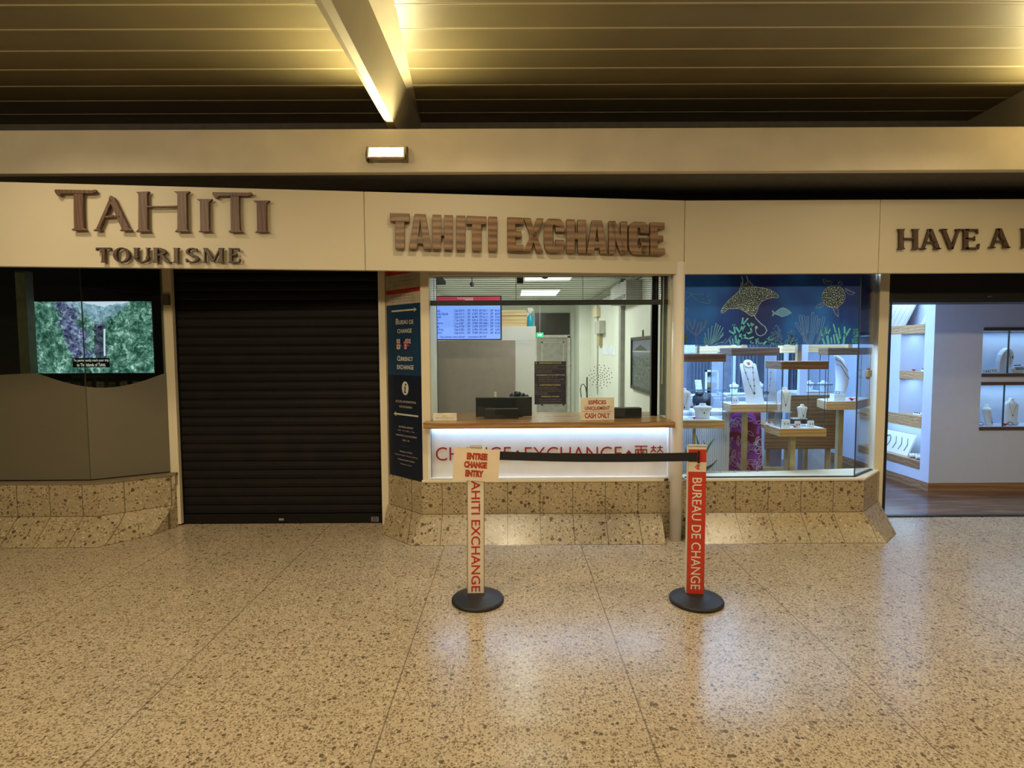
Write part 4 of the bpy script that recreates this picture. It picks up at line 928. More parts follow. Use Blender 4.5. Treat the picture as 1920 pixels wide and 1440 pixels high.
# rear door, transom, exit sign
DY = OYB - .03
d2 = thing('door_2', (X(1036, DY), DY, 0), 'grey panelled door at the rear of the exchange office', None); tag(d2, kind='structure')
MB().box(X(1007, DY), X(1064, DY), DY - .02, DY, 0, Z(633, DY)).build('leaf', mat('grey_door_paint', (.34, .32, .27), .5), d2)
f_ = MB()
for b_ in ((1002, 1007, 630, 1000), (1064, 1069, 630, 1000), (1002, 1069, 628, 633)): f_.pbox(b_[0], b_[1], b_[2], min(b_[3], 830), DY - .04, DY)
f_.build('frame', mat('door_frame_paint', (.55, .53, .46), .5), d2)
for (t0, t1) in ((641, 682), (690, 760)):
    q = MB()
    for b_ in ((1015, 1018, t0, t1), (1055, 1058, t0, t1), (1015, 1058, t0, t0 + 2), (1015, 1058, t1 - 2, t1)): q.pbox(*b_, DY - .03, DY - .02)
    q.build('moulding', mat('door_panel_paint', (.44, .42, .36), .5), d2)
MB().pbox(1059, 1062, 705, 722, DY - .05, DY - .02).build('handle', ALU, d2)
struct('window_5', MB().pbox(1003, 1068, 587, 627, DY - .02, DY), mat('dark_transom', (.045, .04, .03), .25), 'dark transom window above the rear door')
ex = thing('exit_sign', at(1013, 628, 9.3), 'small green lit exit sign near the rear door', 'sign')
q = MB().pbox(1006, 1019, 623.5, 632.5, 9.3, 9.34); q.build('box', EXITGREEN, ex)
q = MB().frame(at(1012.5, 628, 9.298), (1, 0, 0), UP, (0, -1, 0)); k_ = 9.3 / F
q.flat([(-4 * k_, -.8 * k_), (.5 * k_, -.8 * k_), (.5 * k_, -2.6 * k_), (4 * k_, 0), (.5 * k_, 2.6 * k_), (.5 * k_, .8 * k_), (-4 * k_, .8 * k_)]); q.build('arrow', emit_mat('exit_white', (.8, 1, .9), .9), ex)
MB().box(X(1012, 9.3), X(1013, 9.3), 9.31, 9.33, Z(624, 9.3), OZ).build('hanger', GREYINK, ex)
sw = thing('light_switch', at(1071, 685, OYB), 'white switch plate right of the rear door', 'switch'); MB().pbox(1067.5, 1074, 681, 690, OYB - .015, OYB - .001).build('plate', WHITE, sw, bevel=.003)
MB().pbox(1069, 1072, 683, 688, OYB - .02, OYB - .015).build('rocker', mat('pale_grey_plastic', (.5, .5, .48), .4), sw)
# things on the right wall
def wallbox(Ya, Yb, pya, pyb, depth, mm, name, label, cat, group=None, build_front=None):
    """box on the right wall between depths Ya<Yb, rows pya..pyb measured at Ya"""
    z0, z1 = Z(pyb, Ya, 1150), Z(pya, Ya, 1150)
    t = thing(name, (OX1, (Ya + Yb) / 2, z0), label, cat, group)
    MB().box(OX1 - depth, OX1 - .001, Ya, Yb, z0, z1).build('body', mm, t, bevel=.003); return t, z0, z1
t, z0, z1 = wallbox(5.85, 6.75, 524, 561, .17, mat('shaded_white_plastic', (.42, .42, .38), .5), 'air_conditioner', 'white air conditioner high on the right office wall', 'air conditioner')
MB().box(OX1 - .175, OX1 - .17, 5.9, 6.7, z0 + .02, z0 + .06).build('louver', GREYINK, t)
t, z0, z1 = wallbox(8.55, 8.95, 574, 593, .06, CREAM, 'junction_box', 'topmost beige box on the right wall of the exchange office', 'box', 'wall boxes')
t, z0, z1 = wallbox(8.1, 8.55, 601, 625, .09, mat('grey_beige_plastic', (.48, .47, .40), .5), 'junction_box', 'largest grey box on the right office wall below the top one', 'box', 'wall boxes')
t, z0, z1 = wallbox(8.35, 8.6, 627, 648, .05, mat('ochre_plastic', (.42, .36, .20), .5), 'key_box', 'small ochre box under the grey box on the right office wall', 'box', 'wall boxes')
q = MB().box(OX1 - .004, OX1 - .001, 7.3, 8.3, Z(666, 7.5, 1135), Z(648, 7.5, 1135)); single('wall_paper', q, mat('bluish_paper', (.72, .78, .86), .6), 'bluish white paper sheet pinned to the right office wall', 'paper')
q = MB().box(OX1 - .05, OX1 - .001, 6.72, 6.85, .6, OZ); struct('trim_15', q, mat('grey_duct', (.30, .30, .27), .5), 'grey vertical duct on the right office wall')
q = MB().box(OX1 - .03, OX1 - .001, 5.1, 9.5, 2.36, 2.40); struct('trim_16', q, mat('grey_trunking', (.36, .36, .33), .5), 'grey cable trunking under the office ceiling')
q = MB().tube([(OX1 - .012, 8.75, .9), (OX1 - .012, 8.75, 2.35)], .012, 6); struct('trim_17', q, mat('conduit_grey', (.46, .46, .42), .5))
# picture
Pz1, Pz0, PYa, PYb = 1.736, 1.168, 5.33, 6.26
pf = thing('framed_picture', (OX1, (PYa + PYb) / 2, Pz0), 'framed dark photograph of an island and rocks on the right office wall', 'picture')
f_ = MB()
for b_ in ((PYa, PYa + .03, Pz0, Pz1), (PYb - .03, PYb, Pz0, Pz1), (PYa, PYb, Pz0, Pz0 + .03), (PYa, PYb, Pz1 - .03, Pz1)): f_.box(OX1 - .03, OX1 - .002, b_[0], b_[1], b_[2], b_[3])
f_.build('frame', mat('dark_brown_frame', (.05, .038, .03), .4), pf)
m, nt, bs = new_mat('island_photograph'); s_ = sep(nt, pos(nt)); zz = mth(nt, 'DIVIDE', mth(nt, 'SUBTRACT', s_[2], Pz0), Pz1 - Pz0)
yy = mth(nt, 'DIVIDE', mth(nt, 'SUBTRACT', s_[1], PYa), PYb - PYa)
n_ = noise(nt, pos(nt, (1, 3, 3)), 14, 6, .7).outputs[0]
low = ramp(nt, n_, [(.42, (.02, .035, .04)), (.55, (.10, .13, .14)), (.68, (.5, .55, .52))])
sky = ramp(nt, zz, [(.62, (.12, .13, .17)), (.75, (.20, .22, .34)), (1, (.11, .12, .22))])
hill = mth(nt, 'SUBTRACT', .86, mth(nt, 'MULTIPLY', mth(nt, 'ABSOLUTE', mth(nt, 'SUBTRACT', yy, .55)), .34))
isl = mth(nt, 'MULTIPLY', mth(nt, 'LESS_THAN', zz, mth(nt, 'ADD', hill, mth(nt, 'MULTIPLY', mth(nt, 'SUBTRACT', n_, .5), .12))), mth(nt, 'GREATER_THAN', zz, .74))
col = mix(nt, isl, sky, (.02, .035, .03))
beach = mth(nt, 'MULTIPLY', mth(nt, 'GREATER_THAN', zz, .715), mth(nt, 'LESS_THAN', zz, .742)); col = mix(nt, beach, col, (.45, .48, .48))
col = mix(nt, mth(nt, 'LESS_THAN', zz, .62), col, low); nt.links.new(col, bs.inputs['Base Color']); bs.inputs['Roughness'].default_value = .3
MB().box(OX1 - .016, OX1 - .004, PYa + .028, PYb - .028, Pz0 + .028, Pz1 - .028).build('print', m, pf)
MB().tube([(OX1 - .006, 5.78, Pz1), (OX1 - .006, 5.78, Pz1 + .07)], .008, 6).build('hook', GREYINK, pf)

# ================================================================== JEWELLERY SHOP
SHX0, SHYB, SHZ = OX1 + .08, 9.2, 2.66
SX = 4.66                        # side face of the wall block with the niches
struct('shop_floor', MB().box(SHX0, 9, 5.2, SHYB, -.1, .004).box(SHX0, cf[5][0], 4.8, 5.2, -.1, .004), (lambda: wood('parquet', (.075, .036, .020), (.175, .095, .055), 'x', 1.5, .22))(), 'dark brown parquet floor of the jewellery shop')
struct('trim_18', MB().box(cf[5][0] + .02, 9, 5.17, 5.22, 0, .012), BLACK, 'dark threshold strip of the open entrance')
struct('shop_ceiling', MB().box(SHX0, 9, 4.80, SHYB, SHZ, SHZ + .05), SHOPWALL)
struct('wall_rear', MB().box(SHX0, 9, SHYB, SHYB + .1, 0, SHZ), mat('blue_grey_wall', (.34, .38, .46), .6), 'blue grey rear wall of the jewellery shop')
struct('wall_left', MB().box(SHX0, SHX0 + .02, 4.86, SHYB, 0, SHZ), SHOPWALL)
# window: straight pane, angled pane, posts
jw = thing('window_3', (X(1450, 4.72), 4.72, SILL), 'jewellery shop window of clear glass with an angled corner', None); tag(jw, kind='structure')
jA, jB, jC = (X(1287, 4.72), 4.72), (X(1608, 4.72), 4.72), (X(1640, 5.0), 5.0)
for p, q_ in ((jA, jB), (jB, jC)):
    m_, L = vpane(p, q_, 0, 0); m_.box(.002, L - .002, SILL + .016, 2.34, -.004, .004); m_.build('glass_pane', GLASS, jw)
MB().box(jB[0] - .003, jB[0] + .003, jB[1] - .006, jB[1] + .003, SILL + .016, 2.34).build('silicone_joint', mat('dark_seal', (.04, .055, .065), .4), jw)
gk = MB()
for p, q_ in ((jA, jB), (jB, jC)):
    m_, L = vpane(p, q_, 0, 0); gk.frame(m_.m[0], m_.m[1], m_.m[2], m_.m[3]); gk.box(0, L, SILL + .0165, SILL + .024, -.012, .012)
gk.build('gasket', BLACK, jw)
p_ = Vector(jB + (0,)).lerp(Vector(jC + (0,)), .45); m_, L = vpane(jB, jC, 0, 0)
lk = thing('window_lock', (p_.x, p_.y, Z(711, 4.85, 1623)), 'small beige lock on the angled glass pane of the jewellery window', 'lock')
m_.box(L * .38, L * .62, Z(707, 4.85, 1623), Z(694, 4.85, 1623), .005, .03); m_.build('case', mat('beige_lock', (.42, .38, .28), .4), lk, bevel=.005)
m_, L = vpane(jB, jC, 0, 0); m_.box(L * .46, L * .56, Z(711, 4.85, 1623), Z(690, 4.85, 1623), .005, .02); m_.build('bolt', ALU, lk)
struct('trim_19', MB().box(X(1642, 5.02), X(1660, 5.02), 5.0, 5.08, 0, 2.40), CREAM, 'cream post between the jewellery window and the open entrance', bevel=.003)
struct('trim_20', MB().box(X(1660, 5.08), X(1664, 5.08), 5.05, 5.12, 0, 2.40), BLACK)
hz = Z(567, 5.06, 1790)
hb = thing('shutter_box', (X(1800, 5.06), 5.06, hz), 'black roller shutter box above the open shop entrance', 'shutter')
MB().box(X(1661, 5.06), 9, 5.06, 5.30, hz, 2.40).build('casing', mat('matt_black', (.006, .006, .007), .6), hb)
MB().box(X(1661, 5.06), 9, 5.052, 5.06, hz, hz + .03).build('bottom_bar', BLACK, hb)
q = MB().frame(at(1855, 556, 5.05), (1, 0, 0), UP, (0, -1, 0)); q.box(-.02, .02, -.004, .004, 0, .004); q.build('badge', GREYINK, hb)
# sea banner
BNY = 4.86
bz0, bz1 = Z(646, BNY, 1460), 2.32
banner = thing('sea_banner', (X(1450, BNY), BNY, bz0), 'dark blue sea banner with a ray, a turtle, fish and corals behind the jewellery glass', 'banner')
m, nt, bs = new_mat('blue_banner_print'); s_ = sep(nt, pos(nt)); 
n_ = noise(nt, pos(nt, (1, 1, .6)), 1.7, 2).outputs[0]
nt.links.new(ramp(nt, n_, [(.36, (.018, .028, .19)), (.5, (.010, .065, .44)), (.62, (.022, .20, .85))]), bs.inputs['Base Color']); bs.inputs['Roughness'].default_value = .5
bxa, bxb, bxc = X(1278, BNY), X(1611, BNY), X(1641, 5.12)
q = MB(); q.loftpoly([(bxa, BNY, bz0), (bxa, BNY + .004, bz0), (bxa, BNY + .004, bz1), (bxa, BNY, bz1)], [(bxb, BNY, bz0), (bxb, BNY + .004, bz0), (bxb, BNY + .004, bz1), (bxb, BNY, bz1)]); q.build('front_sheet', m, banner)
q = MB(); q.loftpoly([(bxb, BNY, bz0), (bxb, BNY + .004, bz0), (bxb, BNY + .004, bz1), (bxb, BNY, bz1)], [(bxc, 5.12, bz0), (bxc, 5.124, bz0), (bxc, 5.124, bz1), (bxc, 5.12, bz1)]); q.build('corner_sheet', m, banner)
INKW, INKT, INKB, INKG = mat('pale_blue_white_ink', (.58, .74, .98), .5), mat('turquoise_ink', (.18, .76, .92), .5), mat('light_blue_ink', (.20, .46, .90), .5), mat('dim_lilac_ink', (.28, .36, .72), .5)
kb = BNY / F
def bfr(): return MB().frame(at(1460, 580, BNY - .0012), (1, 0, 0), UP, (0, -1, 0))
def bp(px, py): return ((px - 1460) * kb, (580 - py) * kb)
def pline(mb, pts, w0, w1=None, c=0):
    """flat stroke along photo points on the banner"""
    P = [Vector(bp(*p)) for p in pts]; n = len(P)
    for i in range(n - 1):
        d = (P[i + 1] - P[i]); 
        if d.length < 1e-6: continue
        d.normalize(); s_ = Vector((-d.y, d.x)); wa = (w0 + ((w1 if w1 is not None else w0) - w0) * i / max(1, n - 1)) * kb / 2; wb_ = (w0 + ((w1 if w1 is not None else w0) - w0) * (i + 1) / max(1, n - 1)) * kb / 2
        a_, b_ = P[i] - d * wa * .4, P[i + 1] + d * wb_ * .4
        mb.flat([tuple(a_ - s_ * wa), tuple(b_ - s_ * wb_), tuple(b_ + s_ * wb_), tuple(a_ + s_ * wa)], c)
def c1(v): return [(1280 + a / 9.6, 510 + b / 9.6) for a, b in v]
def c2(v): return [(1460 + a / 9.6, 510 + b / 9.6) for a, b in v]
def inside(p, poly):
    r = False; n = len(poly)
    for i in range(n):
        (x1, y1), (x2, y2) = poly[i], poly[(i + 1) % n]
        if (y1 > p[1]) != (y2 > p[1]) and p[0] < (x2 - x1) * (p[1] - y1) / (y2 - y1) + x1: r = not r
    return r
ray_o = c1([(1040, 190), (1110, 230), (1180, 160), (1230, 210), (1270, 260), (1400, 290), (1500, 300), (1620, 350), (1700, 410), (1725, 445), (1700, 470), (1600, 465), (1500, 490), (1420, 530), (1370, 600), (1340, 700), (1310, 770), (1240, 795), (1150, 730), (1030, 655), (930, 655), (820, 660), (740, 730), (700, 730), (695, 690), (740, 610), (830, 500), (940, 410), (1010, 340), (1040, 260)])
q = bfr(); q.flat([bp(*p) for p in ray_o], 0); mr = q.build('manta_ray', mat('ray_body_ink', (.05, .075, .10), .5), banner)
q = bfr(); pline(q, ray_o + [ray_o[0]], .8, c=.0006)
pline(q, c1([(1270, 750), (1330, 840), (1420, 930), (1490, 980), (1525, 1050), (1490, 1110), (1420, 1145), (1360, 1130), (1330, 1080), (1320, 1020), (1335, 985)]), 1.5, 1.2)
q.flat([bp(*p) for p in c1([(1305, 990), (1330, 960), (1360, 985), (1350, 1015), (1325, 1020)])], .0008)
pline(q, c1([(1075, 200), (1070, 140), (1050, 80)]), 1.8); pline(q, c1([(1165, 160), (1150, 110), (1140, 75)]), 1.8); q.build('outline', INKW, mr)
q = bfr(); rnd = random.Random(3); done = []
bx_, by_ = [p[0] for p in ray_o], [p[1] for p in ray_o]
for r_ in [1.5] * 30 + [1.0] * 120 + [.65] * 330:
    for _ in range(60):
        p = (rnd.uniform(min(bx_), max(bx_)), rnd.uniform(min(by_), max(by_)))
        if inside(p, ray_o) and all((p[0] - o[0]) ** 2 + (p[1] - o[1]) ** 2 > (r_ + o[2] + .25) ** 2 for o in done):
            done.append((*p, r_)); a0 = rnd.uniform(0, 6); q.flat([(bp(*p)[0] + r_ * kb * math.cos(a0 + t * 1.047) * rnd.uniform(.8, 1.15), bp(*p)[1] + r_ * kb * math.sin(a0 + t * 1.047)) for t in range(6)], .0006); break
q.build('spot_pattern', mat('cream_spot_ink', (.72, .84, .98), .5), mr)
# turtle
tb = c2(circle(980, 450, 205, 200, 26)); q = bfr(); q.flat([bp(*p) for p in tb]); tt = q.build('turtle', mat('turtle_body_ink', (.05, .07, .10), .5), banner)
q = bfr(); pline(q, tb + [tb[0]], .8, c=.0006)
for fl_ in ([(770, 140), (800, 190), (860, 180), (950, 190), (930, 235), (860, 230), (800, 215)], [(1180, 300), (1240, 340), (1300, 380), (1360, 385), (1310, 425), (1240, 400), (1190, 350)], [(770, 545), (710, 590), (660, 640), (730, 650), (800, 615), (825, 580)], [(970, 650), (1060, 650), (1070, 740), (1075, 810), (1020, 770), (985, 700)], [(1050, 200), (1085, 175), (1120, 190), (1125, 240), (1080, 255), (1050, 240)]):
    pf_ = c2(fl_); pline(q, pf_ + [pf_[0]], .7); pline(q, [pf_[0], pf_[3]], .6); pline(q, [pf_[1], pf_[-1]], .6)
q.build('outline', mat('turtle_line_ink', (.42, .50, .70), .5), tt)
q = bfr(); done = []
for r_ in [1.6] * 36 + [1.0] * 60 + [.6] * 60:
    for _ in range(60):
        p = (rnd.uniform(tb[13][0], tb[0][0]), rnd.uniform(530, 580))
        if inside(p, tb) and all((p[0] - o[0]) ** 2 + (p[1] - o[1]) ** 2 > (r_ + o[2] + .3) ** 2 for o in done):
            done.append((*p, r_)); q.flat([(bp(*p)[0] + r_ * kb * math.cos(t * 1.047 + p[0]), bp(*p)[1] + r_ * kb * .85 * math.sin(t * 1.047 + p[0])) for t in range(6)], .0006); break
q.build('shell_pattern', mat('cream_shell_ink', (.72, .84, .98), .5), tt)
# fish
fo = [(1447.5, 582), (1453, 586), (1462, 579), (1468, 577), (1474, 579), (1480, 583), (1484, 586.5), (1479, 590), (1472, 592.5), (1466, 594), (1460, 591), (1453, 588.5), (1448, 593), (1450, 587)]
q = bfr(); q.flat([bp(*p) for p in fo]); fs_ = q.build('fish', INKB, banner)
q = bfr(); pline(q, fo + [fo[0]], 1.0, c=.0006); q.flat([bp(*p) for p in circle(1478.5, 585.5, 1.1, 1.1, 8)], .0008); q.build('outline', mat('fish_line_ink', (.30, .70, .95), .5), fs_)
q = bfr(); fo2 = c1([(150, 380), (200, 395), (300, 395), (400, 410), (470, 460), (515, 530), (480, 560), (400, 555), (300, 530), (220, 460), (150, 400)])
pline(q, fo2, .9); pline(q, c1([(40, 355), (110, 370), (160, 400), (110, 450), (50, 490)]), .9); pline(q, c1([(345, 345), (380, 400), (460, 440), (490, 490)]), .7); pline(q, c1([(330, 480), (400, 500), (430, 540)]), .6)
q.flat([bp(*p) for p in circle(1329.5, 562.5, 1.3, 1.3, 8)], .0008); q.build('fish', INKB, banner)
q = bfr(); pline(q, c1([(40, 630), (100, 660), (70, 710), (40, 740)]), .8); q.build('fish', INKG, banner)
# corals
def coral(name, m_, strokes_):
    q = bfr()
    for pts, w0, w1 in strokes_: pline(q, pts, w0, w1)
    return q.build(name, m_, banner)
def tubes(mm, cells, w=.7):
    q = bfr()
    for (x0, y0, x1, y1, wd) in cells:
        d = Vector((x1 - x0, y1 - y0)); L_ = d.length; d.normalize(); s_ = Vector((-d.y, d.x)) * wd / 2
        P0, P1 = Vector((x0, y0)), Vector((x1, y1))
        arc_ = [P1 + s_ * math.cos(a_) + d * (wd / 2) * math.sin(a_) for a_ in [math.pi * k / 6 for k in range(7)]]
        pline(q, [tuple(P0 + s_ * .5)] + [tuple(v_) for v_ in arc_] + [tuple(P0 - s_ * .5)], w)
    return q.build('coral', mm, banner)
cc1 = lambda a, b, c_, d, w_: (1280 + a / 9.6, 510 + b / 9.6, 1280 + c_ / 9.6, 510 + d / 9.6, w_)
cc2 = lambda a, b, c_, d, w_: (1460 + a / 9.6, 510 + b / 9.6, 1460 + c_ / 9.6, 510 + d / 9.6, w_)
tubes(INKG, [cc1(260, 1290, 260, 1120, 3), cc1(250, 1130, 100, 1010, 2.6), cc1(260, 1130, 400, 980, 2.8), cc1(240, 1100, 300, 900, 3), cc1(190, 1030, 100, 830, 2.6), cc1(200, 1020, 240, 830, 2.6), cc1(330, 1050, 350, 890, 2.5), cc1(390, 1000, 440, 860, 2.6), cc1(100, 1000, 50, 850, 2.4)])
coral('coral', mat('steel_blue_ink', (.20, .52, .80), .5), [([(1280 + x0 / 9.6, 510 + y0 / 9.6), (1280 + (x0 + x1) / 2 / 9.6 + b_, 510 + (y0 + y1) / 2 / 9.6), (1280 + x1 / 9.6, 510 + y1 / 9.6)], 1.5, 1.9) for x0, y0, x1, y1, b_ in ((480, 1290, 410, 1090, -.8), (500, 1290, 470, 1000, -1), (520, 1290, 540, 960, -1), (530, 1290, 610, 910, 0), (540, 1290, 650, 940, .5), (550, 1290, 690, 960, .8), (560, 1290, 740, 990, 1), (570, 1290, 745, 1080, 1.2), (570, 1290, 745, 1120, 1.2), (580, 1290, 740, 1250, .6), (450, 1290, 400, 1170, -.6), (430, 1290, 395, 1230, -.4))])
T1 = lambda *v: [(1280 + a / 9.6, 510 + b / 9.6) for a, b in v]
coral('coral', INKT, [(T1((1010, 1290), (1040, 1180), (1060, 1080), (1075, 960), (1090, 820)), 5, 3), (T1((1075, 960), (1180, 830)), 3.4, 2.6), (T1((1050, 1100), (970, 990)), 3.6, 3), (T1((1060, 1080), (1130, 960)), 3.2, 2.4), (T1((980, 1270), (960, 1120), (850, 1050)), 4, 3), (T1((960, 1120), (930, 960), (905, 950)), 3.4, 2.6), (T1((930, 960), (945, 940)), 3, 2.4), (T1((1040, 1200), (1170, 1110), (1250, 1070), (1230, 990), (1170, 920)), 4, 2.8), (T1((1230, 990), (1250, 910)), 3, 2.4), (T1((1235, 980), (1290, 930)), 3, 2.4), (T1((1090, 1160), (1200, 1195), (1290, 1165)), 3.6, 2.8), (T1((1160, 1130), (1170, 1080)), 2.6, 2.2), (T1((880, 1290), (860, 1210)), 3, 2.6), (T1((930, 1290), (910, 1190)), 3, 2.6)])
coral('coral', INKT, [(T1((1340, 1285), (1335, 1200)), 3, 2.4), (T1((1350, 1250), (1375, 1190)), 2.6, 2), (T1((1390, 1285), (1380, 1250)), 2.4, 2), (T1((1250, 1285), (1240, 1235)), 3, 2.4), (T1((1250, 1280), (1290, 1270)), 2.6, 2), (T1((1470, 1290), (1540, 1220), (1640, 1215)), 4, 2.6), (T1((1520, 1230), (1580, 1160)), 3, 2.2), (T1((1410, 1285), (1440, 1265)), 2.2, 1.8)])
def bushy(cx, cy, w_, h_, mm, seed, n=60):
    r_ = random.Random(seed); st = []
    for _ in range(n):
        a_ = R(r_.uniform(5, 175)); rr_ = r_.uniform(.25, 1); x, y = cx + math.cos(a_) * w_ / 2 * rr_, cy - math.sin(a_) * h_ * rr_
        L_ = r_.uniform(2.5, 5); b_ = a_ + r_.uniform(-.6, .6)
        st.append(([(x, y), (x - L_ * math.cos(b_), y + L_ * math.sin(b_))], .8, .8))
        st.append(([(x - L_ * .5 * math.cos(b_), y + L_ * .5 * math.sin(b_)), (x - L_ * .5 * math.cos(b_) + 1.8 * math.cos(b_ + 1.1), y + L_ * .5 * math.sin(b_) - 1.8 * math.sin(b_ + 1.1))], .7, .7))
    return coral('coral', mm, st)
bushy(1456, 644, 30, 36, INKB, 1, 90); bushy(1485, 644, 26, 26, mat('soft_blue_ink', (.26, .48, .85), .5), 2, 70); bushy(1606, 644, 16, 32, INKT, 5, 60); bushy(1470, 645, 60, 5, INKT, 8, 40)
tubes(mat('blue_line_ink', (.34, .54, .95), .5), [cc2(540, 1290, 320, 930, 4), cc2(480, 1280, 385, 790, 4), cc2(520, 1280, 450, 800, 4.4), cc2(530, 1100, 525, 810, 3.6), cc2(600, 1080, 615, 750, 4.6), cc2(560, 1290, 590, 1090, 3.4), cc2(650, 1060, 685, 815, 4.6), cc2(600, 1290, 650, 1090, 3.4), cc2(700, 1110, 735, 860, 3.6), cc2(690, 1290, 750, 1120, 3), cc2(760, 1120, 815, 830, 4.4), cc2(700, 1290, 780, 1180, 3), cc2(800, 1190, 885, 980, 3)], .75)
T2 = lambda *v: [(1460 + a / 9.6, 510 + b / 9.6) for a, b in v]
coral('coral', INKT, [(T2((840, 1290), (790, 1170), (770, 1050)), 4, 3), (T2((910, 1290), (880, 1130), (850, 1000)), 4.6, 3.4), (T2((890, 1120), (935, 1030)), 3.4, 2.4), (T2((970, 1280), (955, 1175)), 3.4, 2.8), (T2((1030, 1280), (1000, 1130)), 3.6, 3), (T2((1100, 1280), (1040, 1100), (990, 940)), 4.6, 2.4), (T2((1120, 1200), (1085, 1010)), 3.6, 2.6), (T2((1180, 1290), (1200, 1120), (1190, 990)), 4.4, 3.2), (T2((1210, 1160), (1295, 1020)), 3.8, 3)])
coral('coral', INKG, [(T1((720, 1290), (790, 1190)), 1.5, 1.2), (T1((760, 1290), (880, 1150)), 1.2, 1), (T1((790, 1290), (900, 1140)), 1, .8)])
q = bfr(); sh_ = c1([(55, 1280), (40, 1180), (60, 1090), (90, 1090), (110, 1160), (100, 1240)]); q.flat([bp(*p) for p in sh_]); q.build('sponge', mat('grey_teal_ink', (.06, .15, .18), .5), banner)
# corner sheet leaves
cu = (Vector((bxc, 5.12, 0)) - Vector((bxb, BNY, 0))).normalized(); cn = Vector((cu.y, -cu.x, 0))
q = MB().frame(Vector((bxb, BNY, 0)) + cn * .0015, cu, UP, cn); r_ = random.Random(4)
for k in range(26):
    u0 = r_.uniform(.16, .29); z0 = r_.uniform(bz0 + .02, bz0 + .36); a_ = r_.uniform(.8, 2.2)
    dx, dz_ = math.cos(a_) * .03, math.sin(a_) * .05
    q.flat([(u0, z0), (u0 + dx * .5 + .007, z0 + dz_ * .5), (u0 + dx, z0 + dz_), (u0 + dx * .5 - .007, z0 + dz_ * .5)])
q.build('coral', mat('grey_green_ink', (.13, .28, .30), .5), banner)
MB().box(bxa, bxb, BNY, BNY + .02, bz1 - .02, bz1 + .02).box(X(1300, BNY), X(1304, BNY), BNY + .005, BNY + .015, bz1, SHZ).box(X(1590, BNY), X(1594, BNY), BNY + .005, BNY + .015, bz1, SHZ).build('hanging_rail', ALU, banner)

# ---- display cases: wooden hood, glass box, wooden tray on a pole
def case(plan, zt, zh0, zh1, zb0, label, pole_px, pole_w, hood_pole=None, hood_plan=None):
    """plan: floor outline (front edge first); zt: tray top, zb0: tray bottom, zh0..zh1 hood"""
    cx = sum(p[0] for p in plan) / len(plan); cy = sum(p[1] for p in plan) / len(plan)
    t = thing('display_case', (cx, cy, 0), label, 'display case', 'glass display cases in the jewellery window')
    MB().prism_z(plan, zb0, zt).build('tray', OAK, t, bevel=.003)
    ins = [(cx + (p[0] - cx) * .96, cy + (p[1] - cy) * .94) for p in plan]
    MB().prism_z(ins, zt, zt + .003).build('tray_liner', WHITE, t)
    MB().prism_z(hood_plan or plan, zh0, zh1).build('hood', DARKOAK, t, bevel=.003)
    q = MB(); g = [(cx + (p[0] - cx) * .93, cy + (p[1] - cy) * .90) for p in plan]
    for i in range(len(g)):
        a_, b_ = g[i], g[(i + 1) % len(g)]; q.add([(a_[0], a_[1], zt + .003), (b_[0], b_[1], zt + .003), (b_[0], b_[1], zh0), (a_[0], a_[1], zh0)], [(0, 1, 2, 3)])
    q.build('glass_box', CASEGLASS, t)
    e = MB()
    for a_ in g: e.box(a_[0] - .0022, a_[0] + .0022, a_[1] - .0022, a_[1] + .0022, zt + .003, zh0)
    e.build('glass_edge', mat('dark_glass_edge', (.05, .08, .095), .25), t)
    px_ = X(pole_px, cy); MB().box(px_ - pole_w / 2, px_ + pole_w / 2, cy - pole_w / 2, cy + pole_w / 2, .034, zb0).build('pole', POLE, t)
    MB().box(px_ - .11, px_ + .11, cy - .1, cy + .1, .005, .034).build('foot', POLE, t, bevel=.003)
    hp = X(hood_pole or pole_px, cy); MB().box(hp - pole_w / 2.4, hp + pole_w / 2.4, cy - pole_w / 2, cy + pole_w / 2, zh1, SHZ).build('hanger', POLE, t)
    l = bpy.data.lights.new('case_led', 'AREA'); l.size = .3; l.shape = 'SQUARE'; l.energy = 1.0; l.color = (.62, .82, 1)
    o = bpy.data.objects.new('case_led', l); COL.objects.link(o); o.location = (cx, cy, zh0 - .006)
    return t, cx, cy
def rect(px0, px1, Y, dep): return [(X(px0, Y), Y), (X(px1, Y), Y), (X(px1, Y), Y + dep), (X(px0, Y), Y + dep)]
YA, YB_, YC, YD = 5.0, 5.26, 4.93, 5.28
cA = case(rect(1262, 1361, YA, .34), Z(788.5, YA, 1320), Z(678.5, YA, 1320), Z(663.5, YA, 1320), Z(803.5, YA, 1320), 'glass case at the left end of the jewellery window holding two white busts', 1303, .024, 1308)
cB = case(rect(1371, 1461, YB_, .30), Z(758.5, YB_, 1415), Z(667, YB_, 1415), Z(652, YB_, 1415), Z(773.5, YB_, 1415), 'glass case with the tall leaning necklace board in front of the purple cloth', 1398, .042, 1394)
cC = case(rect(1465, 1553, YC, .31), Z(804, YC, 1510), Z(692.5, YC, 1510), Z(677.5, YC, 1510), Z(818.5, YC, 1510), 'lowest glass case with two small busts on clear risers', 1488, .046, 1496)
pD = [(X(1551, YD), YD), (X(1609, YD), YD), (X(1634, YD + .34), YD + .34), (X(1634, YD + .34), YD + .5), (X(1533, YD + .3), YD + .3)]
cD = case(pD, Z(753, YD, 1580), Z(665.5, YD, 1580), Z(652, YD, 1580), Z(768.5, YD, 1580), 'five sided glass case at the right end holding the large curved bust', 1577, .05, 1590)
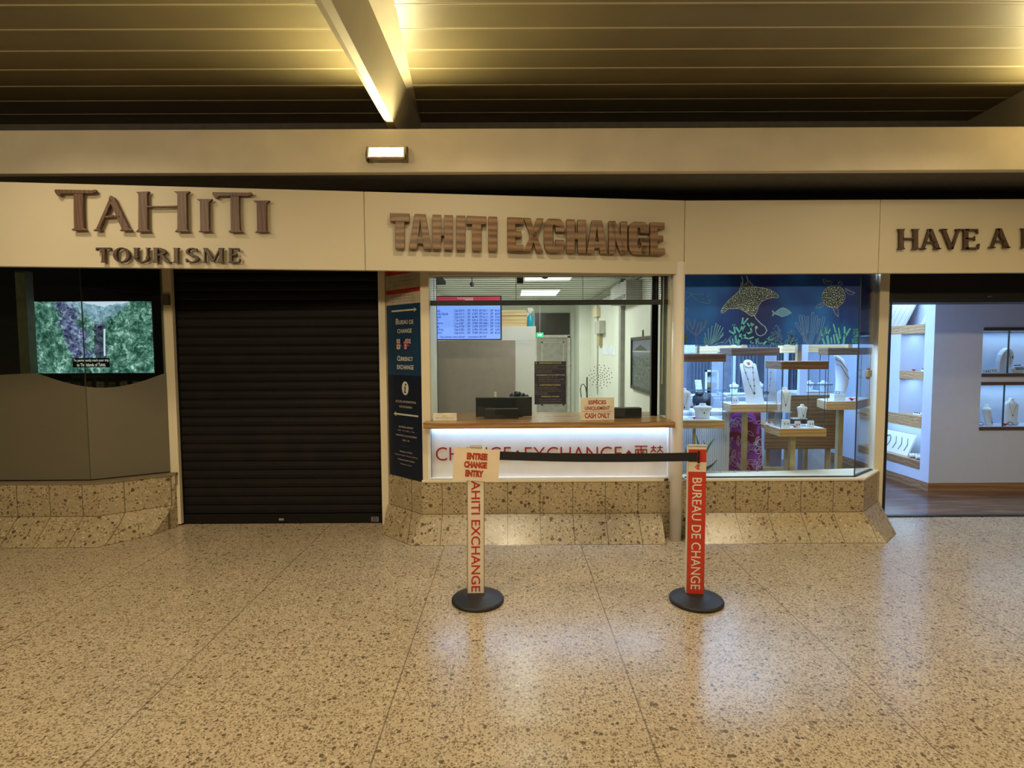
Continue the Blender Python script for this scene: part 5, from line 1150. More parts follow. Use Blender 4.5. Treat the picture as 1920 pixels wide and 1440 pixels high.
# ---- jewellery
def bust(px, top, bot, wpx, Y, label, neck=.2, name='necklace_bust', hang=.45, lean=0, tall=False, zbase=None, turn=0, group='white necklace busts'):
    """top/bot: photo rows, wpx: full width in photo columns at depth Y"""
    k_ = Y / F; w_ = wpx * k_; c0 = at(px, bot, Y)
    if zbase is not None: c0.z = zbase
    h_ = (bot - top) * k_
    t = thing(name, c0, label, 'bust', group); t.rotation_euler.z = 0
    prof = [(0, .36, .13), (.02, .37, .14), (.3, .37, .15), (.55, .42, .17), (.7, .49, .18), (.77, .49, .17), (.82, .40, .14), (.86, .22, .10), (.90, .17, .09), (1, .16, .09)] if not tall else \
           [(0, .42, .14), (.02, .44, .15), (.4, .45, .16), (.65, .48, .17), (.76, .5, .17), (.84, .40, .15), (.90, .22, .11), (.93, .17, .10), (1, .16, .10)]
    q = MB(); rs = []
    for v_, a_, d_ in prof:
        ring_ = []
        for i in range(20):
            an = 2 * math.pi * i / 20; x, y = a_ * w_ * math.cos(an), d_ * w_ * 1.5 * math.sin(an) + lean * h_ * v_ * .3
            x, y = x * math.cos(turn) - y * math.sin(turn), x * math.sin(turn) + y * math.cos(turn)
            ring_.append(c0 + Vector((x, y, v_ * h_ + .001)))
        rs.append(ring_)
    q.rings(rs); q.build('body', BUST, t, smooth=True)
    # necklace: a loop lying on the chest
    pts = []
    for i in range(13):
        s_ = -1 + 2 * i / 12; v_ = .84 - hang * (1 - abs(s_) ** 1.6) * .75; x = s_ * .24 * w_ * (1 if v_ > .6 else .9)
        dd = [d for vv, a, d in prof if vv <= v_ + .02][-1]
        y = -dd * w_ * 1.5 * math.sqrt(max(0, 1 - (s_ * .5) ** 2)) - .002 + lean * h_ * v_ * .3
        pts.append(c0 + Vector((x * math.cos(turn) - y * math.sin(turn), x * math.sin(turn) + y * math.cos(turn), v_ * h_)))
    MB().tube(pts, .0014, 5).build('chain', SILVER, t)
    MB().ell(pts[6] + Vector((0, -.004, -.008)), .005, .004, .010, 8, 6).build('pendant', PEARL, t, smooth=True); return t
def flower(px, py, Y, label, r=.016, z=None):
    c0 = at(px, py, Y); 
    if z is not None: c0.z = z
    t = thing('silk_flower', c0, label, 'flower', 'red silk flowers among the jewellery')
    for k in range(5):
        a_ = k * 1.2566; q = MB()
        q.grid(lambda u, v_: c0 + Vector((r * (.25 + u) * math.cos(a_ + (v_ - .5) * 1.2), r * (.25 + u) * math.sin(a_ + (v_ - .5) * 1.2), .004 + r * .9 * math.sin(u * 1.6) * (1 - (v_ - .5) ** 2))), 4, 4)
        q.build('petal', RED, t, smooth=True, solid=.0008)
    MB().ell(c0 + Vector((0, 0, .008)), .004, .004, .008, 8, 5).build('stamen', RED, t); return t
zA, zB, zC, zD = [Z(p, Y_, c_) + .003 for p, Y_, c_ in ((788.5, YA, 1320), (758.5, YB_, 1415), (804, YC, 1510), (753, YD, 1580))]
bust(1281, 731, 772, 29, YA + .20, 'tall white bust half hidden by the round column', tall=True, hang=.9, zbase=zA + .072)
single('clear_riser', MB().box(X(1266, YA + .2), X(1297, YA + .2), YA + .13, YA + .27, zA + .067, zA + .071).box(X(1268, YA + .2), X(1269, YA + .2), YA + .14, YA + .26, zA + .0005, zA + .067).box(X(1294, YA + .2), X(1295, YA + .2), YA + .14, YA + .26, zA + .0005, zA + .067), CASEGLASS, 'clear stand under the tall bust beside the round column', 'stand', 'clear acrylic stands')
bust(1317, 759, 787.5, 37, YA + .12, 'wide white bust below the dark hair in the leftmost case', hang=.5, zbase=zA)
flower(1301.5, 787, YA + .08, 'red silk flower beside the wide bust in the leftmost case', .017, zA)
# tall leaning board in case B
k_ = (YB_ + .12) / F; bt, bb = at(1402, 681, YB_ + .20), at(1417, 757, YB_ + .06); bb.z = zB
tb_ = thing('necklace_board', bb, 'tall white leaning board wearing a long pearl necklace and red lips pad', 'display stand')
u = Vector((1, 0, 0)); v = (bt - bb); hgt = v.length; v.normalize(); n = v.cross(u).normalized(); n = n if n.y < 0 else -n
wb0, wt0 = 33.5 * k_ / 2, 33 * k_ / 2
q = MB().frame(bb, u, v, n); q.plate([(-wb0, .001), (wb0, .001), (wt0 * .95, hgt * .96), (wt0 * .8, hgt), (-wt0 * .8, hgt), (-wt0 * .95, hgt * .96)], -.008, 0); q.build('board', BUST, tb_, bevel=.002)
q = MB().frame(bb, u, v, n); q.plate(circle(0, hgt * .985, 9.3 * k_, 7.7 * k_, 26), .001, .012); q.build('round_pad', BUST, tb_, bevel=.003)
q = MB().frame(bb, u, v, n)
lz = hgt * .985
q.plate([(-.017, lz + .003), (-.009, lz + .013), (-.003, lz + .009), (.004, lz + .014), (.012, lz + .009), (.019, lz + .004), (.004, lz + .001)], .0125, .015)
q.plate([(-.016, lz - .003), (.003, lz - .004), (.018, lz - .001), (.012, lz - .012), (.002, lz - .016), (-.009, lz - .012)], .0125, .015)
tag(q.build('lips_mark', RED, tb_), 'red lips mark')
q = MB().frame(bb, u, v, n)
nk = [(-.052, .955), (-.046, .90), (-.040, .78), (-.031, .62), (-.020, .45), (-.008, .36), (.004, .29), (.014, .35), (.020, .45), (.026, .60), (.033, .78), (.040, .90), (.044, .955)]
P_ = [bb + u * a_ + v * (hgt * (b_ - .02)) + n * .004 for a_, b_ in nk]
MB().tube(P_, .0019, 6).build('chain', SILVER, tb_)
for i in (2, 3, 4, 8, 9, 10, 11): MB().ell(P_[i], .0062, .0062, .0062, 8, 6).build('pearl', PEARL, tb_, smooth=True)
MB().ell(P_[6] + n * .003 - v * .008, .009, .005, .013, 8, 6).build('pendant', PEARL, tb_, smooth=True)
q = MB(); a0 = bb + v * hgt * .5 - n * .010; q.loftpoly([a0 - u * .015, a0 + u * .015, a0 + u * .015 - n * .004, a0 - u * .015 - n * .004], [Vector((bb.x - .025, YB_ + .24, zB + .001)), Vector((bb.x + .025, YB_ + .24, zB + .001)), Vector((bb.x + .025, YB_ + .244, zB + .001)), Vector((bb.x - .025, YB_ + .244, zB + .001))]); q.build('prop', BUST, tb_)
def ring_box(px, bot, wpx, hpx, Y, z, label, slit=True, cat='jewellery stand', mm=None):
    k_ = Y / F; w_, h_ = wpx * k_, hpx * k_; x = X(px, Y); t = thing('earring_stand', (x, Y, z), label, cat, 'small white jewellery stands')
    q = MB().loftpoly([(x - w_ * .5, Y, z + .001), (x + w_ * .5, Y, z + .001), (x + w_ * .5, Y + w_ * .6, z + .001), (x - w_ * .5, Y + w_ * .6, z + .001)], [(x - w_ * .56, Y + .006, z + h_), (x + w_ * .56, Y + .006, z + h_), (x + w_ * .5, Y + w_ * .4, z + h_), (x - w_ * .5, Y + w_ * .4, z + h_)])
    q.build('block', BUST, t, bevel=.004)
    for s_ in (-1, 1): MB().ell((x + s_ * w_ * .22, Y - .002, z + h_ * .5), .004, .004, .008, 8, 6).build('earring', PEARL, t, smooth=True)
    return t
ring_box(1379.5, 757, 10, 12, YB_ + .06, zB, 'small white earring stand at the foot of the tall leaning board')
q = MB(); cc_ = Vector((X(1383, YB_ + .16), YB_ + .16, zB)); q.lathe(cc_, [(.022, .001), (.02, .006), (.004, .07), (.002, .10)], 14); single('ring_cone', q, BUST, 'white pointed ring cone behind the earring stand near the leaning board', 'ring cone', smooth=True)
# case C
def riser(px0, px1, py, Y, d, z, label):
    x0, x1, zt_ = X(px0, Y), X(px1, Y), Z(py, Y, (px0 + px1) / 2)
    t = thing('clear_riser', ((x0 + x1) / 2, Y + d / 2, z), label, 'stand', 'clear acrylic stands')
    MB().box(x0, x1, Y, Y + d, zt_ - .005, zt_).build('top', ACRYL, t)
    for xx in (x0 + .012, x1 - .018): MB().box(xx, xx + .005, Y + .004, Y + d - .004, z + .0005, zt_ - .005).build('side', CASEGLASS, t)
    return zt_
zr1 = riser(1461, 1487, 772.5, YC + .15, .10, zC, 'taller clear stand under the tall bust in the lowest case')
zr2 = riser(1489, 1517, 785, YC + .15, .10, zC, 'lower clear stand under the small bust in the lowest case')
bust(1469.5, 726, 771.5, 27, YC + .20, 'tall white bust on the taller clear stand in the lowest case', tall=True, hang=.7, zbase=zr1)
bust(1503.5, 758.5, 784.5, 20, YC + .20, 'small white bust on the lower clear stand in the lowest case', hang=.8, zbase=zr2)
ring_box(1477, 800, 14, 15, YC + .05, zC, 'left of the three white earring stands in the lowest case')
ring_box(1499, 801, 10, 12, YC + .05, zC, 'middle white earring stand just right of the red flower in the lowest case')
ring_box(1524, 800, 11, 12, YC + .08, zC, 'right one of three white earring stands in the lowest case')
flower(1490, 800, YC + .05, 'red silk flower between two earring stands in the lowest case', .015, zC)
q = MB(); c0 = Vector((X(1440, YC + .24), YC + .24, zC)); q.rings([[c0 + Vector((.022 * math.cos(a_ * .4488), .012 * math.sin(a_ * .4488), .004 + j * .010)) for a_ in range(14)] for j in range(2)]); q.ell(c0 + Vector((0, 0, .022)), .006, .006, .01, 8, 5)
single('ring_pad', q, BUST, 'tiny white ring pad in the back left corner of the lowest case', 'ring pad')
# case D: large curved bust, white drum with bracelets, flower
k_ = (YD + .2) / F; c0 = Vector((X(1574, YD + .22), YD + .22, zD))
t = thing('necklace_bust', c0, 'large curved white bust leaning over with two necklaces in the right end case', 'bust', 'white necklace busts')
rs = []; H_ = 78 * k_; q = MB()
for j in range(11):
    s_ = j / 10; z = H_ * s_; xo = (-.002 + .030 * math.sin(s_ * 2.4) - .075 * max(0, s_ - .45)) * 1.0; wd = .030 + .022 * math.sin(min(1, s_ * 1.25) * 2.6); dp = .045 + .025 * math.sin(s_ * 2.8)
    rs.append([c0 + Vector((xo + wd * math.cos(i * math.pi / 8), dp * math.sin(i * math.pi / 8) - .02 * s_, z + .001 - .05 * max(0, s_ - .6) * math.cos(i * math.pi / 8) * 1.6)) for i in range(16)])
q.rings(rs); q.build('body', BUST, t, smooth=True)
for a0, a1 in ((8, 5), (9, 7)):
    P_ = [rs[a0][8] + Vector((0, -.002, 0)), rs[a0][10] + Vector((0, -.004, -.004)), rs[(a0 + a1) // 2][12] + Vector((0, -.004, 0)), rs[a1][14] + Vector((.002, -.004, 0)), rs[a1][0] + Vector((.002, 0, 0))]
    MB().tube(P_, .0028, 6).build('necklace', PEARL, t, smooth=True)
q = MB(); cdm = Vector((X(1573, YD + .08), YD + .08, zD)); q.box(cdm.x - 10.5 * k_, cdm.x + 10.5 * k_, YD + .05, YD + .13, zD + .001, zD + 12 * k_)
t = thing('bracelet_box', cdm, 'low white box carrying dark bracelets below the large curved bust', 'jewellery stand'); q.build('box', BUST, t, bevel=.003)
for i, dx in enumerate((-.024, 0, .024)):
    c1_ = Vector((cdm.x + dx, YD + .09, zD + 12 * k_ + .012)); MB().tube([c1_ + Vector((.02 * math.cos(a_ * .5236), .012 * math.sin(a_ * .5236), .012 * math.sin(a_ * .5236 * 1))) for a_ in range(13)], .003, 6).build('bracelet', [SILVER, PEARL, SILVER][i], t, smooth=True)
flower(1597, 752, YD + .04, 'red silk flower lying at the right front of the right end case', .026, zD)
# ---- low white ribbed cabinet, purple cloth, wooden desk, plant
cbx = thing('ribbed_cabinet', (X(1330, 5.5), 5.5, .004), 'white ribbed cabinet standing behind the leftmost glass case', 'cabinet')
q = MB().box(SHX0 + .03, X(1370, 5.56), 5.562, 5.9, .005, Z(772, 5.56, 1330)); q.build('body', WHITE, cbx)
q = MB(); xx = SHX0 + .05
while xx < X(1367, 5.56): q.box(xx, xx + .012, 5.552, 5.562, .02, Z(774, 5.56, 1330)); xx += .022
q.build('ribbed_front', mat('cool_white_paint', (.70, .77, .90), .5, amt=.02), cbx)
m, nt, bs = new_mat('leaf_print_cloth'); vc = N(nt, 'ShaderNodeTexVoronoi'); vc.inputs['Scale'].default_value = 9
nt.links.new(pos(nt, (1, .4, .6), rot=(0, R(30), 0)), vc.inputs['Vector']); cm = sep(nt, vc.outputs['Color'])
nt.links.new(ramp(nt, cm[0], [(.0, (.17, .012, .035)), (.42, (.17, .012, .035)), (.46, (.24, .035, .24)), (.8, (.34, .07, .36)), (1, (.28, .03, .26))]), bs.inputs['Base Color']); bs.inputs['Roughness'].default_value = .75
YP = 5.62; q = MB(); rs = []; ztop = Z(771, YP, 1408)
def cloth(a_, s_, off=0.0):
    hw = .20 - .04 * s_; f_ = 1 + .10 * math.sin(a_ * 9 + .6 * s_) * (1 - .6 * s_)
    return Vector((X(1408, YP) + (hw * f_ + off) * math.cos(a_), YP + .13 + (hw * .62 * f_ + off) * math.sin(a_), .006 + s_ * (ztop - .006)))
for j in range(13): rs.append([cloth(2 * math.pi * i / 60, j / 12) for i in range(60)])
q.rings(rs); dc = single('draped_cloth', q, m, 'purple and maroon leaf print cloth draped in folds behind the case pole', 'cloth', smooth=True)
q = MB(); r_ = random.Random(12)
for k in range(80):
    a0, s0, th, L_ = r_.uniform(math.pi, 2 * math.pi), r_.uniform(.05, .95), r_.uniform(0, 6.28), r_.uniform(.07, .13)
    def lp(t, w_): 
        x = L_ * (t - .5) * math.cos(th) - w_ * math.sin(th); z = L_ * (t - .5) * math.sin(th) + w_ * math.cos(th)
        return cloth(a0 + x / .17, min(.995, max(.005, s0 + z / ztop)), .0015)
    for sg_ in (-1, 1): q.tube([lp(t / 6, sg_ * L_ * .20 * math.sin(math.pi * t / 6)) for t in range(7)], .0026, 4)
    if k % 2: q.tube([lp(.1 + t / 5, 0) for t in range(5)], .002, 4)
q.build('leaf_print', mat('pale_pink_line', (.60, .40, .52), .7), dc)
YK = 6.0
dk = thing('wooden_desk', (X(1500, YK), YK, .004), 'brown wooden display desk behind the lowest glass case', 'desk')
zk1, zk0 = Z(741, YK, 1530), Z(842, YK, 1500)
MB().box(X(1438, YK), X(1572, YK), YK, YK + .03, zk0, Z(798, YK, 1500)).build('front_board', DARKOAK, dk, bevel=.003)
MB().box(X(1484, YK), X(1572, YK), YK + .001, YK + .031, Z(798, YK, 1500) + .001, zk1).build('raised_board', DARKOAK, dk, bevel=.003)
MB().box(X(1438, YK), X(1572, YK), YK + .031, YK + .6, Z(798, YK, 1500) - .03, Z(798, YK, 1500)).build('top', DARKOAK, dk)
for px in (1485, 1564):
    for yy in (YK + .06, YK + .52): MB().box(X(px, YK) - .02, X(px, YK) + .02, yy, yy + .04, .005, zk0 if yy < YK + .1 else Z(798, YK, 1500) - .03).build('leg', POLE, dk)
MB().box(X(1438, YK), X(1484, YK), YK + .07, YK + .09, Z(889, YK), Z(881, YK)).build('foot_bar', POLE, dk)
pl = thing('potted_plant', (X(1316, 4.9), 4.86, SILL + .02), 'dark green spiky leafed plant behind the red stanchion top', 'plant')
pc = Vector((X(1309, 4.86), 4.86, SILL + .02))
MB().lathe(pc, [(.045, 0), (.055, .08), (.05, .085)], 18).build('pot', DARKCLOTH, pl)
for pts in ([(1306, 885), (1312, 860), (1322, 850), (1333, 830), (1340, 822)], [(1308, 885), (1308, 855), (1310, 835), (1305, 815)], [(1312, 885), (1325, 880), (1336, 872), (1344, 863)], [(1302, 885), (1294, 865), (1287, 850), (1285, 838)], [(1309, 885), (1318, 865), (1324, 845), (1319, 826)]):
    P_ = [at(px_, py_, 4.86) for px_, py_ in pts]; q = MB()
    for i in range(len(P_) - 1):
        w0_, w1_ = [(.014 * (1 - (k / (len(P_) - 1)) ** 2) + .001) for k in (i, i + 1)]; d_ = (P_[i + 1] - P_[i]).normalized(); s_ = Vector((-d_.z, 0, d_.x))
        q.add([P_[i] - s_ * w0_, P_[i] + Vector((0, -.006, 0)), P_[i] + s_ * w0_, P_[i + 1] + s_ * w1_, P_[i + 1] + Vector((0, -.006, 0)), P_[i + 1] - s_ * w1_], [(0, 1, 4, 5), (1, 2, 3, 4)])
    q.build('leaf', GREEN, pl, solid=.002)
q = MB(); P_ = [at(px_, py_, 4.80) for px_, py_ in ((1318, 878), (1326, 877), (1335, 872), (1344, 862))]
for i in range(3):
    w0_, w1_ = (.026, .025, .018, .002)[i], (.026, .025, .018, .002)[i + 1]; s_ = Vector((.3, 0, 1)).normalized()
    q.add([P_[i] - s_ * w0_ * .5, P_[i] + s_ * w0_ * .5, P_[i + 1] + s_ * w1_ * .5, P_[i + 1] - s_ * w1_ * .5], [(0, 1, 2, 3)])
q.build('dark_leaf', mat('blackish_leaf', (.015, .02, .02), .5), pl, solid=.003)

# ---- person bent over behind the leftmost case
HY = 6.25; hc = at(1318, 752, HY)
pe = thing('person', (hc.x, HY + .25, .004), 'person with black hair bent forward behind the white ribbed cabinet', 'person')
me = bpy.data.meshes.new('body'); ob = bpy.data.objects.new('body', me); COL.objects.link(ob); ob.parent = pe
bx_, by_ = hc.x, HY + .25
V = [(bx_, by_ + .12, .52), (bx_, by_ + .08, .70), (bx_, by_ + .0, .86), (bx_, by_ - .10, .93), (bx_, HY + .06, hc.z - .04), (bx_, HY, hc.z + .035),
     (bx_ - .17, by_ - .03, .87), (bx_ - .22, by_ - .10, .64), (bx_ - .12, by_ - .22, .56), (bx_ + .17, by_ - .03, .87), (bx_ + .22, by_ - .10, .64), (bx_ + .12, by_ - .22, .56),
     (bx_ - .09, by_ + .10, .50), (bx_ - .12, by_ - .28, .47), (bx_ - .12, by_ - .26, .08), (bx_ - .12, by_ - .38, .035), (bx_ + .09, by_ + .10, .50), (bx_ + .12, by_ - .28, .47), (bx_ + .12, by_ - .26, .08), (bx_ + .12, by_ - .38, .035)]
E = [(0, 1), (1, 2), (2, 3), (3, 4), (4, 5), (2, 6), (6, 7), (7, 8), (2, 9), (9, 10), (10, 11), (0, 12), (12, 13), (13, 14), (14, 15), (0, 16), (16, 17), (17, 18), (18, 19)]
me.from_pydata([tuple(Vector(p_) - pe.location) for p_ in V], E, [])
sk = ob.modifiers.new('skin', 'SKIN'); sd = ob.modifiers.new('sub', 'SUBSURF'); sd.levels = 2; sd.render_levels = 2
for i, r_ in enumerate((.15, .14, .15, .06, .055, .085, .06, .048, .032, .06, .048, .032, .09, .065, .045, .035, .09, .065, .045, .035)): me.skin_vertices[0].data[i].radius = (r_, r_)
me.skin_vertices[0].data[0].use_root = True; me.materials.append(SKIN)
q = MB(); rs = []; hx = Vector((hc.x, HY, hc.z)); r_ = random.Random(2)
for j in range(12):
    a_ = -1.0 + (math.pi / 2 + 1.0) * j / 11.01; rs.append([hx + Vector((.113 * math.cos(a_) * math.cos(i * math.pi / 12) * (1 + .07 * math.sin(i * 3 + j)), .112 * math.cos(a_) * math.sin(i * math.pi / 12) * (1 + .05 * math.sin(i * 5)), .098 * math.sin(a_) + .012 * math.cos(i * 4 + j))) for i in range(24)])
q.rings(rs); q.build('hair', HAIR, pe, smooth=True)
q = MB().ell(hx + Vector((-.045, -.02, .085)), .05, .05, .035, 14, 8); q.build('hair_bun', HAIR, pe, smooth=True)
for s_ in (-1, 1): MB().ell(hx + Vector((s_ * .09, -.03, -.05)), .012, .02, .03, 10, 6).build('ear', SKIN, pe, smooth=True)
q = MB(); rs = []
for z, rx, ry, yo in ((.50, .19, .15, .10), (.62, .175, .14, .08), (.74, .18, .14, .05), (.84, .20, .13, .0), (.91, .15, .10, -.06), (.95, .075, .07, -.10)):
    rs.append([Vector((bx_ + rx * math.cos(i * math.pi / 12), by_ + yo + ry * math.sin(i * math.pi / 12), z)) for i in range(24)])
q.rings(rs); q.build('shirt', DARKCLOTH, pe, smooth=True)

# ---- things further back in the shop
YR = 6.9
def back_case(px0, px1, pt_, pb_, Y, d, label, posts=True):
    x0, x1, z0, z1 = X(px0, Y), X(px1, Y), Z(pb_, Y, px0), Z(pt_, Y, px0)
    t = thing('glass_showcase', ((x0 + x1) / 2, Y + d / 2, .004), label, 'display case', 'glass showcases at the back')
    MB().box(x0, x1, Y, Y + d, .005, z0).build('plinth', mat('grey_blue_plinth', (.35, .38, .42), .5), t)
    MB().box(x0, x1, Y, Y + d, z0, z0 + .03).build('shelf', WHITE, t)
    MB().box(x0, x1, Y, Y + .004, z0 + .03, z1).box(x0, x1, Y + d - .004, Y + d, z0 + .03, z1).build('glass', CASEGLASS, t)
    MB().box(x0, x1, Y - .004, Y, z1 - .012, z1 + .004).box(x0, x1, Y - .004, Y, z0 + .03, z0 + .036).build('rim', mat('grey_rim', (.16, .19, .22), .35), t)
    return z0 + .03
zq = back_case(1508, 1562, 721, 740, 7.0, .4, 'glass showcase with two small white busts behind the right cases')
bust(1517, 717, 737, 17, 7.2, 'small white bust on the left of the rear showcase', zbase=zq); bust(1543, 717, 737, 20, 7.2, 'small white bust on the right of the rear showcase', zbase=zq)
zq = back_case(1365, 1440, 727, 745, 7.1, .4, 'glass showcase behind the leaning necklace board')
bust(1376, 720, 741, 18, 7.3, 'small white bust in the showcase left of the leaning board', zbase=zq); bust(1424, 719, 741, 16, 7.3, 'small white bust in the showcase right of the leaning board', zbase=zq)
zq = back_case(1295, 1362, 731, 748, 6.85, .4, 'glass showcase with a mirror behind the leftmost case')
q = MB(); xq = X(1313, 7.0); hq = 29 * 7 / F
t = thing('necklace_card', (xq, 7.0, zq), 'pale card with three thin necklaces behind the leftmost case', 'display stand'); MB().loftpoly([(xq - .045, 7.0, zq + .001), (xq + .04, 7.0, zq + .001), (xq + .04, 7.01, zq + .001), (xq - .045, 7.01, zq + .001)], [(xq - .05, 7.05, zq + hq), (xq + .03, 7.05, zq + hq), (xq + .03, 7.06, zq + hq), (xq - .05, 7.06, zq + hq)]).build('card', mat('cream_card', (.66, .64, .55), .6), t)
for i in range(3): MB().tube([(xq - .035 + .07 * s_ / 8, 6.995 + .05 * (.9 - .22 * i), zq + hq * (.88 - .22 * i) - .022 * math.sin(math.pi * s_ / 8)) for s_ in range(9)], .0025, 5).build('necklace', SILVER, t)
t = thing('table_mirror', (X(1337, 7.05), 7.05, zq), 'small framed table mirror behind the leftmost case', 'mirror')
mx0, mx1, mz1 = X(1323, 7.05), X(1348, 7.05), Z(694, 7.05, 1336)
f_ = MB()
for b_ in ((mx0, mx0 + .022, zq + .001, mz1), (mx1 - .022, mx1, zq + .001, mz1), (mx0, mx1, zq + .001, zq + .025), (mx0, mx1, mz1 - .022, mz1)): f_.box(b_[0], b_[1], 7.05, 7.07, b_[2], b_[3])
f_.build('frame', WHITE, t); MIR = mat('mirror_silver', (.7, .75, .8), .05, 1); MB().box(mx0 + .02, mx1 - .02, 7.056, 7.062, zq + .02, mz1 - .02).build('mirror_glass', MIR, t)
zq = zq
# white uprights, wooden beams and curtains at the back
for k, (p0, p1, t0, Y_, lab) in enumerate(((1500, 1514, 640, 6.6, 'white upright panel hanging behind the lowest glass case'), (1375, 1379, 640, 7.8, 'thin white upright between the blue curtains'), (1473, 1478, 640, 7.9, 'slim white upright behind the tall bust'))):
    single('upright_panel', MB().box(X(p0, Y_), X(p1, Y_), Y_, Y_ + .06, .005, SHZ - .001), SHOPWALL, lab, 'panel')
for k, (p0, p1, t0, t1, Y_, lab) in enumerate(((1309, 1345, 649, 662, 5.9, 'short pale wooden valance block above the leftmost case'), (1350, 1400, 648, 660, 6.3, 'pale wooden valance piece left of the brown hood'), (1465, 1500, 648, 662, 6.5, 'pale wooden valance piece between two brown hoods'), (1515, 1590, 647, 661, 6.7, 'long pale wooden valance above the rear showcase'))):
    t = thing('valance', (X((p0 + p1) / 2, Y_), Y_, Z(t1, Y_)), lab, 'valance', 'pale wooden valances')
    MB().box(X(p0, Y_), X(p1, Y_), Y_, Y_ + .1, Z(t1, Y_, 1450), Z(t0, Y_, 1450)).build('board', PALEOAK, t, bevel=.003)
    xc = X((p0 + p1) / 2, Y_); MB().box(xc - .012, xc + .012, Y_ + .03, Y_ + .055, Z(t0, Y_, 1450), SHZ).build('hanger', POLE, t)
single('ceiling_panel', MB().box(X(1284, 5.7), X(1303, 5.7), 5.7, 5.75, Z(662, 5.7, 1290), SHZ - .001), SHOPWALL, 'white square panel hanging above the leftmost case', 'panel')
CURT = mat('grey_blue_curtain', (.16, .19, .25), .7)
for k, (p0, p1) in enumerate(((1296, 1332), (1381, 1420), (1440, 1470), (1482, 1510), (1518, 1552), (1556, 1590))):
    Y_ = 8.8; x0, x1 = X(p0, Y_), X(p1, Y_); q = MB(); n_ = 36
    f_p = [(x0 + (x1 - x0) * i / n_, Y_ + .03 * math.sin(i * 1.05)) for i in range(n_ + 1)]
    b_p = [(x, y + .006) for x, y in reversed(f_p)]
    q.prism_z(f_p + b_p, .006, 2.5); single('curtain', q, CURT, 'blue grey curtain panel at the back of the shop, %s from the left' % ['first', 'second', 'third', 'fourth', 'fifth', 'sixth'][k], 'curtain', 'curtains at the back of the shop')

# ---- wall block with lit niches right of the entrance
NY0 = 6.1
def zat(py, px=1730): return at(px, py, SX * F / 770 if px == 1730 else NY0).z
def sz(py):   # rows measured on the side face near column 1730
    Y_ = 6.27; return at(1730, py, Y_).z
z_sh = [(sz(624.5), sz(608)), (sz(712), sz(697)), (sz(803), sz(781)), (sz(879), sz(864))]
nyA, nyB, nyC = 6.24, 6.62, 7.35      # depth range of the niches in the side face
wall = MB()
# front face with two openings
fx0, fx1 = X(1840, NY0), 6.65
nz = [(at(1900, 700, NY0).z, at(1900, 620, NY0).z), (at(1900, 800, NY0).z, at(1900, 722, NY0).z)]
D_ = .26
wall.box(SX, fx0, NY0, NY0 + .04, 0, SHZ).box(fx1, 9, NY0, NY0 + .04, 0, SHZ).box(fx0, fx1, NY0, NY0 + .04, nz[0][1], SHZ).box(fx0, fx1, NY0, NY0 + .04, nz[1][1], nz[0][0]).box(fx0, fx1, NY0, NY0 + .04, 0, nz[1][0])
struct('wall_right', wall, SHOPWALL, 'white wall with two lit niches right of the entrance')
for (z0, z1) in nz:
    q = MB().box(fx0 - .02, fx1, NY0 + .04 + D_, NY0 + .06 + D_, z0 - .02, z1 + .02).box(fx0 - .02, fx0, NY0 + .04, NY0 + .04 + D_, z0, z1).box(fx1, fx1 + .02, NY0 + .04, NY0 + .04 + D_, z0, z1).box(fx0 - .02, fx1 + .02, NY0 + .04, NY0 + .04 + D_, z1, z1 + .02).box(fx0 - .02, fx1 + .02, NY0 + .04, NY0 + .04 + D_, z0 - .02, z0)
    struct('niche_lining', q, SHOPWALL)
side = MB(); T_ = .03
side.box(SX, SX + T_, NY0 + .04, nyA, 0, SHZ).box(SX, SX + T_, nyC, SHYB, 0, SHZ).box(SX, SX + T_, nyA, nyC, 0, z_sh[3][0]).box(SX, SX + T_, nyB, nyC, z_sh[2][1], z_sh[0][0]).box(SX, SX + T_, nyA, nyC, 2.25, SHZ)
struct('wall_side', side, SHOPWALL, 'white side wall with stacked lit niches')
q = MB().box(SX + .30, SX + .32, nyA - .02, nyC, 0, 2.3).box(SX + T_, SX + .30, nyA - .02, nyA, .2, 2.3).box(SX + T_, SX + .30, nyC, nyC + .02, .2, 2.3).box(SX + T_, SX + .30, nyB, nyB + .02, z_sh[2][1], z_sh[0][0]).box(SX + T_, SX + .30, nyA, nyC, 2.25, 2.27)
struct('niche_lining', q, SHOPWALL)
names = ['top oak shelf of the side wall niches under the carved panels', 'second oak shelf of the side wall niches', 'third oak shelf of the side wall niches', 'lowest oak shelf of the side wall niches near the floor']
for k, (z0, z1) in enumerate(z_sh):
    single('niche_shelf', MB().box(SX - .006, SX + .298, nyA + .001, (nyB if k == 1 else nyC) - .001, z0, z1 if k < 3 else z1), OAK if k != 3 else BASEWOOD, names[k], 'shelf', 'oak shelves of the side wall', bevel=.002)
for k, (z0, z1) in enumerate(((nz[0][1], nz[0][1] + .036), (nz[0][0] - .036, nz[0][0]), (nz[1][1], nz[1][1] + .036), (nz[1][0] - .036, nz[1][0]))):
    single('niche_ledge', MB().box(fx0, fx1, NY0 - .012, NY0 - .0005, z0, z1), mat('walnut_edge_%d' % k, (.10, .065, .05), .5), ['brown strip above the upper niche', 'brown strip below the upper niche', 'brown strip above the lower niche', 'brown strip below the lower niche'][k] + ' on the white wall', 'strip', 'brown strips on the niche wall')
struct('baseboard_front', MB().box(SX - .012, 9, NY0 - .012, NY0 - .0005, .004, .10), BASEWOOD, 'wooden baseboard of the niche wall')
struct('baseboard_side', MB().box(SX - .012, SX - .0005, NY0 - .0005, SHYB, .004, .10), BASEWOOD, 'wooden baseboard of the side wall')
struct('wall_far', MB().box(9, 9.1, 4.8, SHYB, 0, SHZ), SHOPWALL)
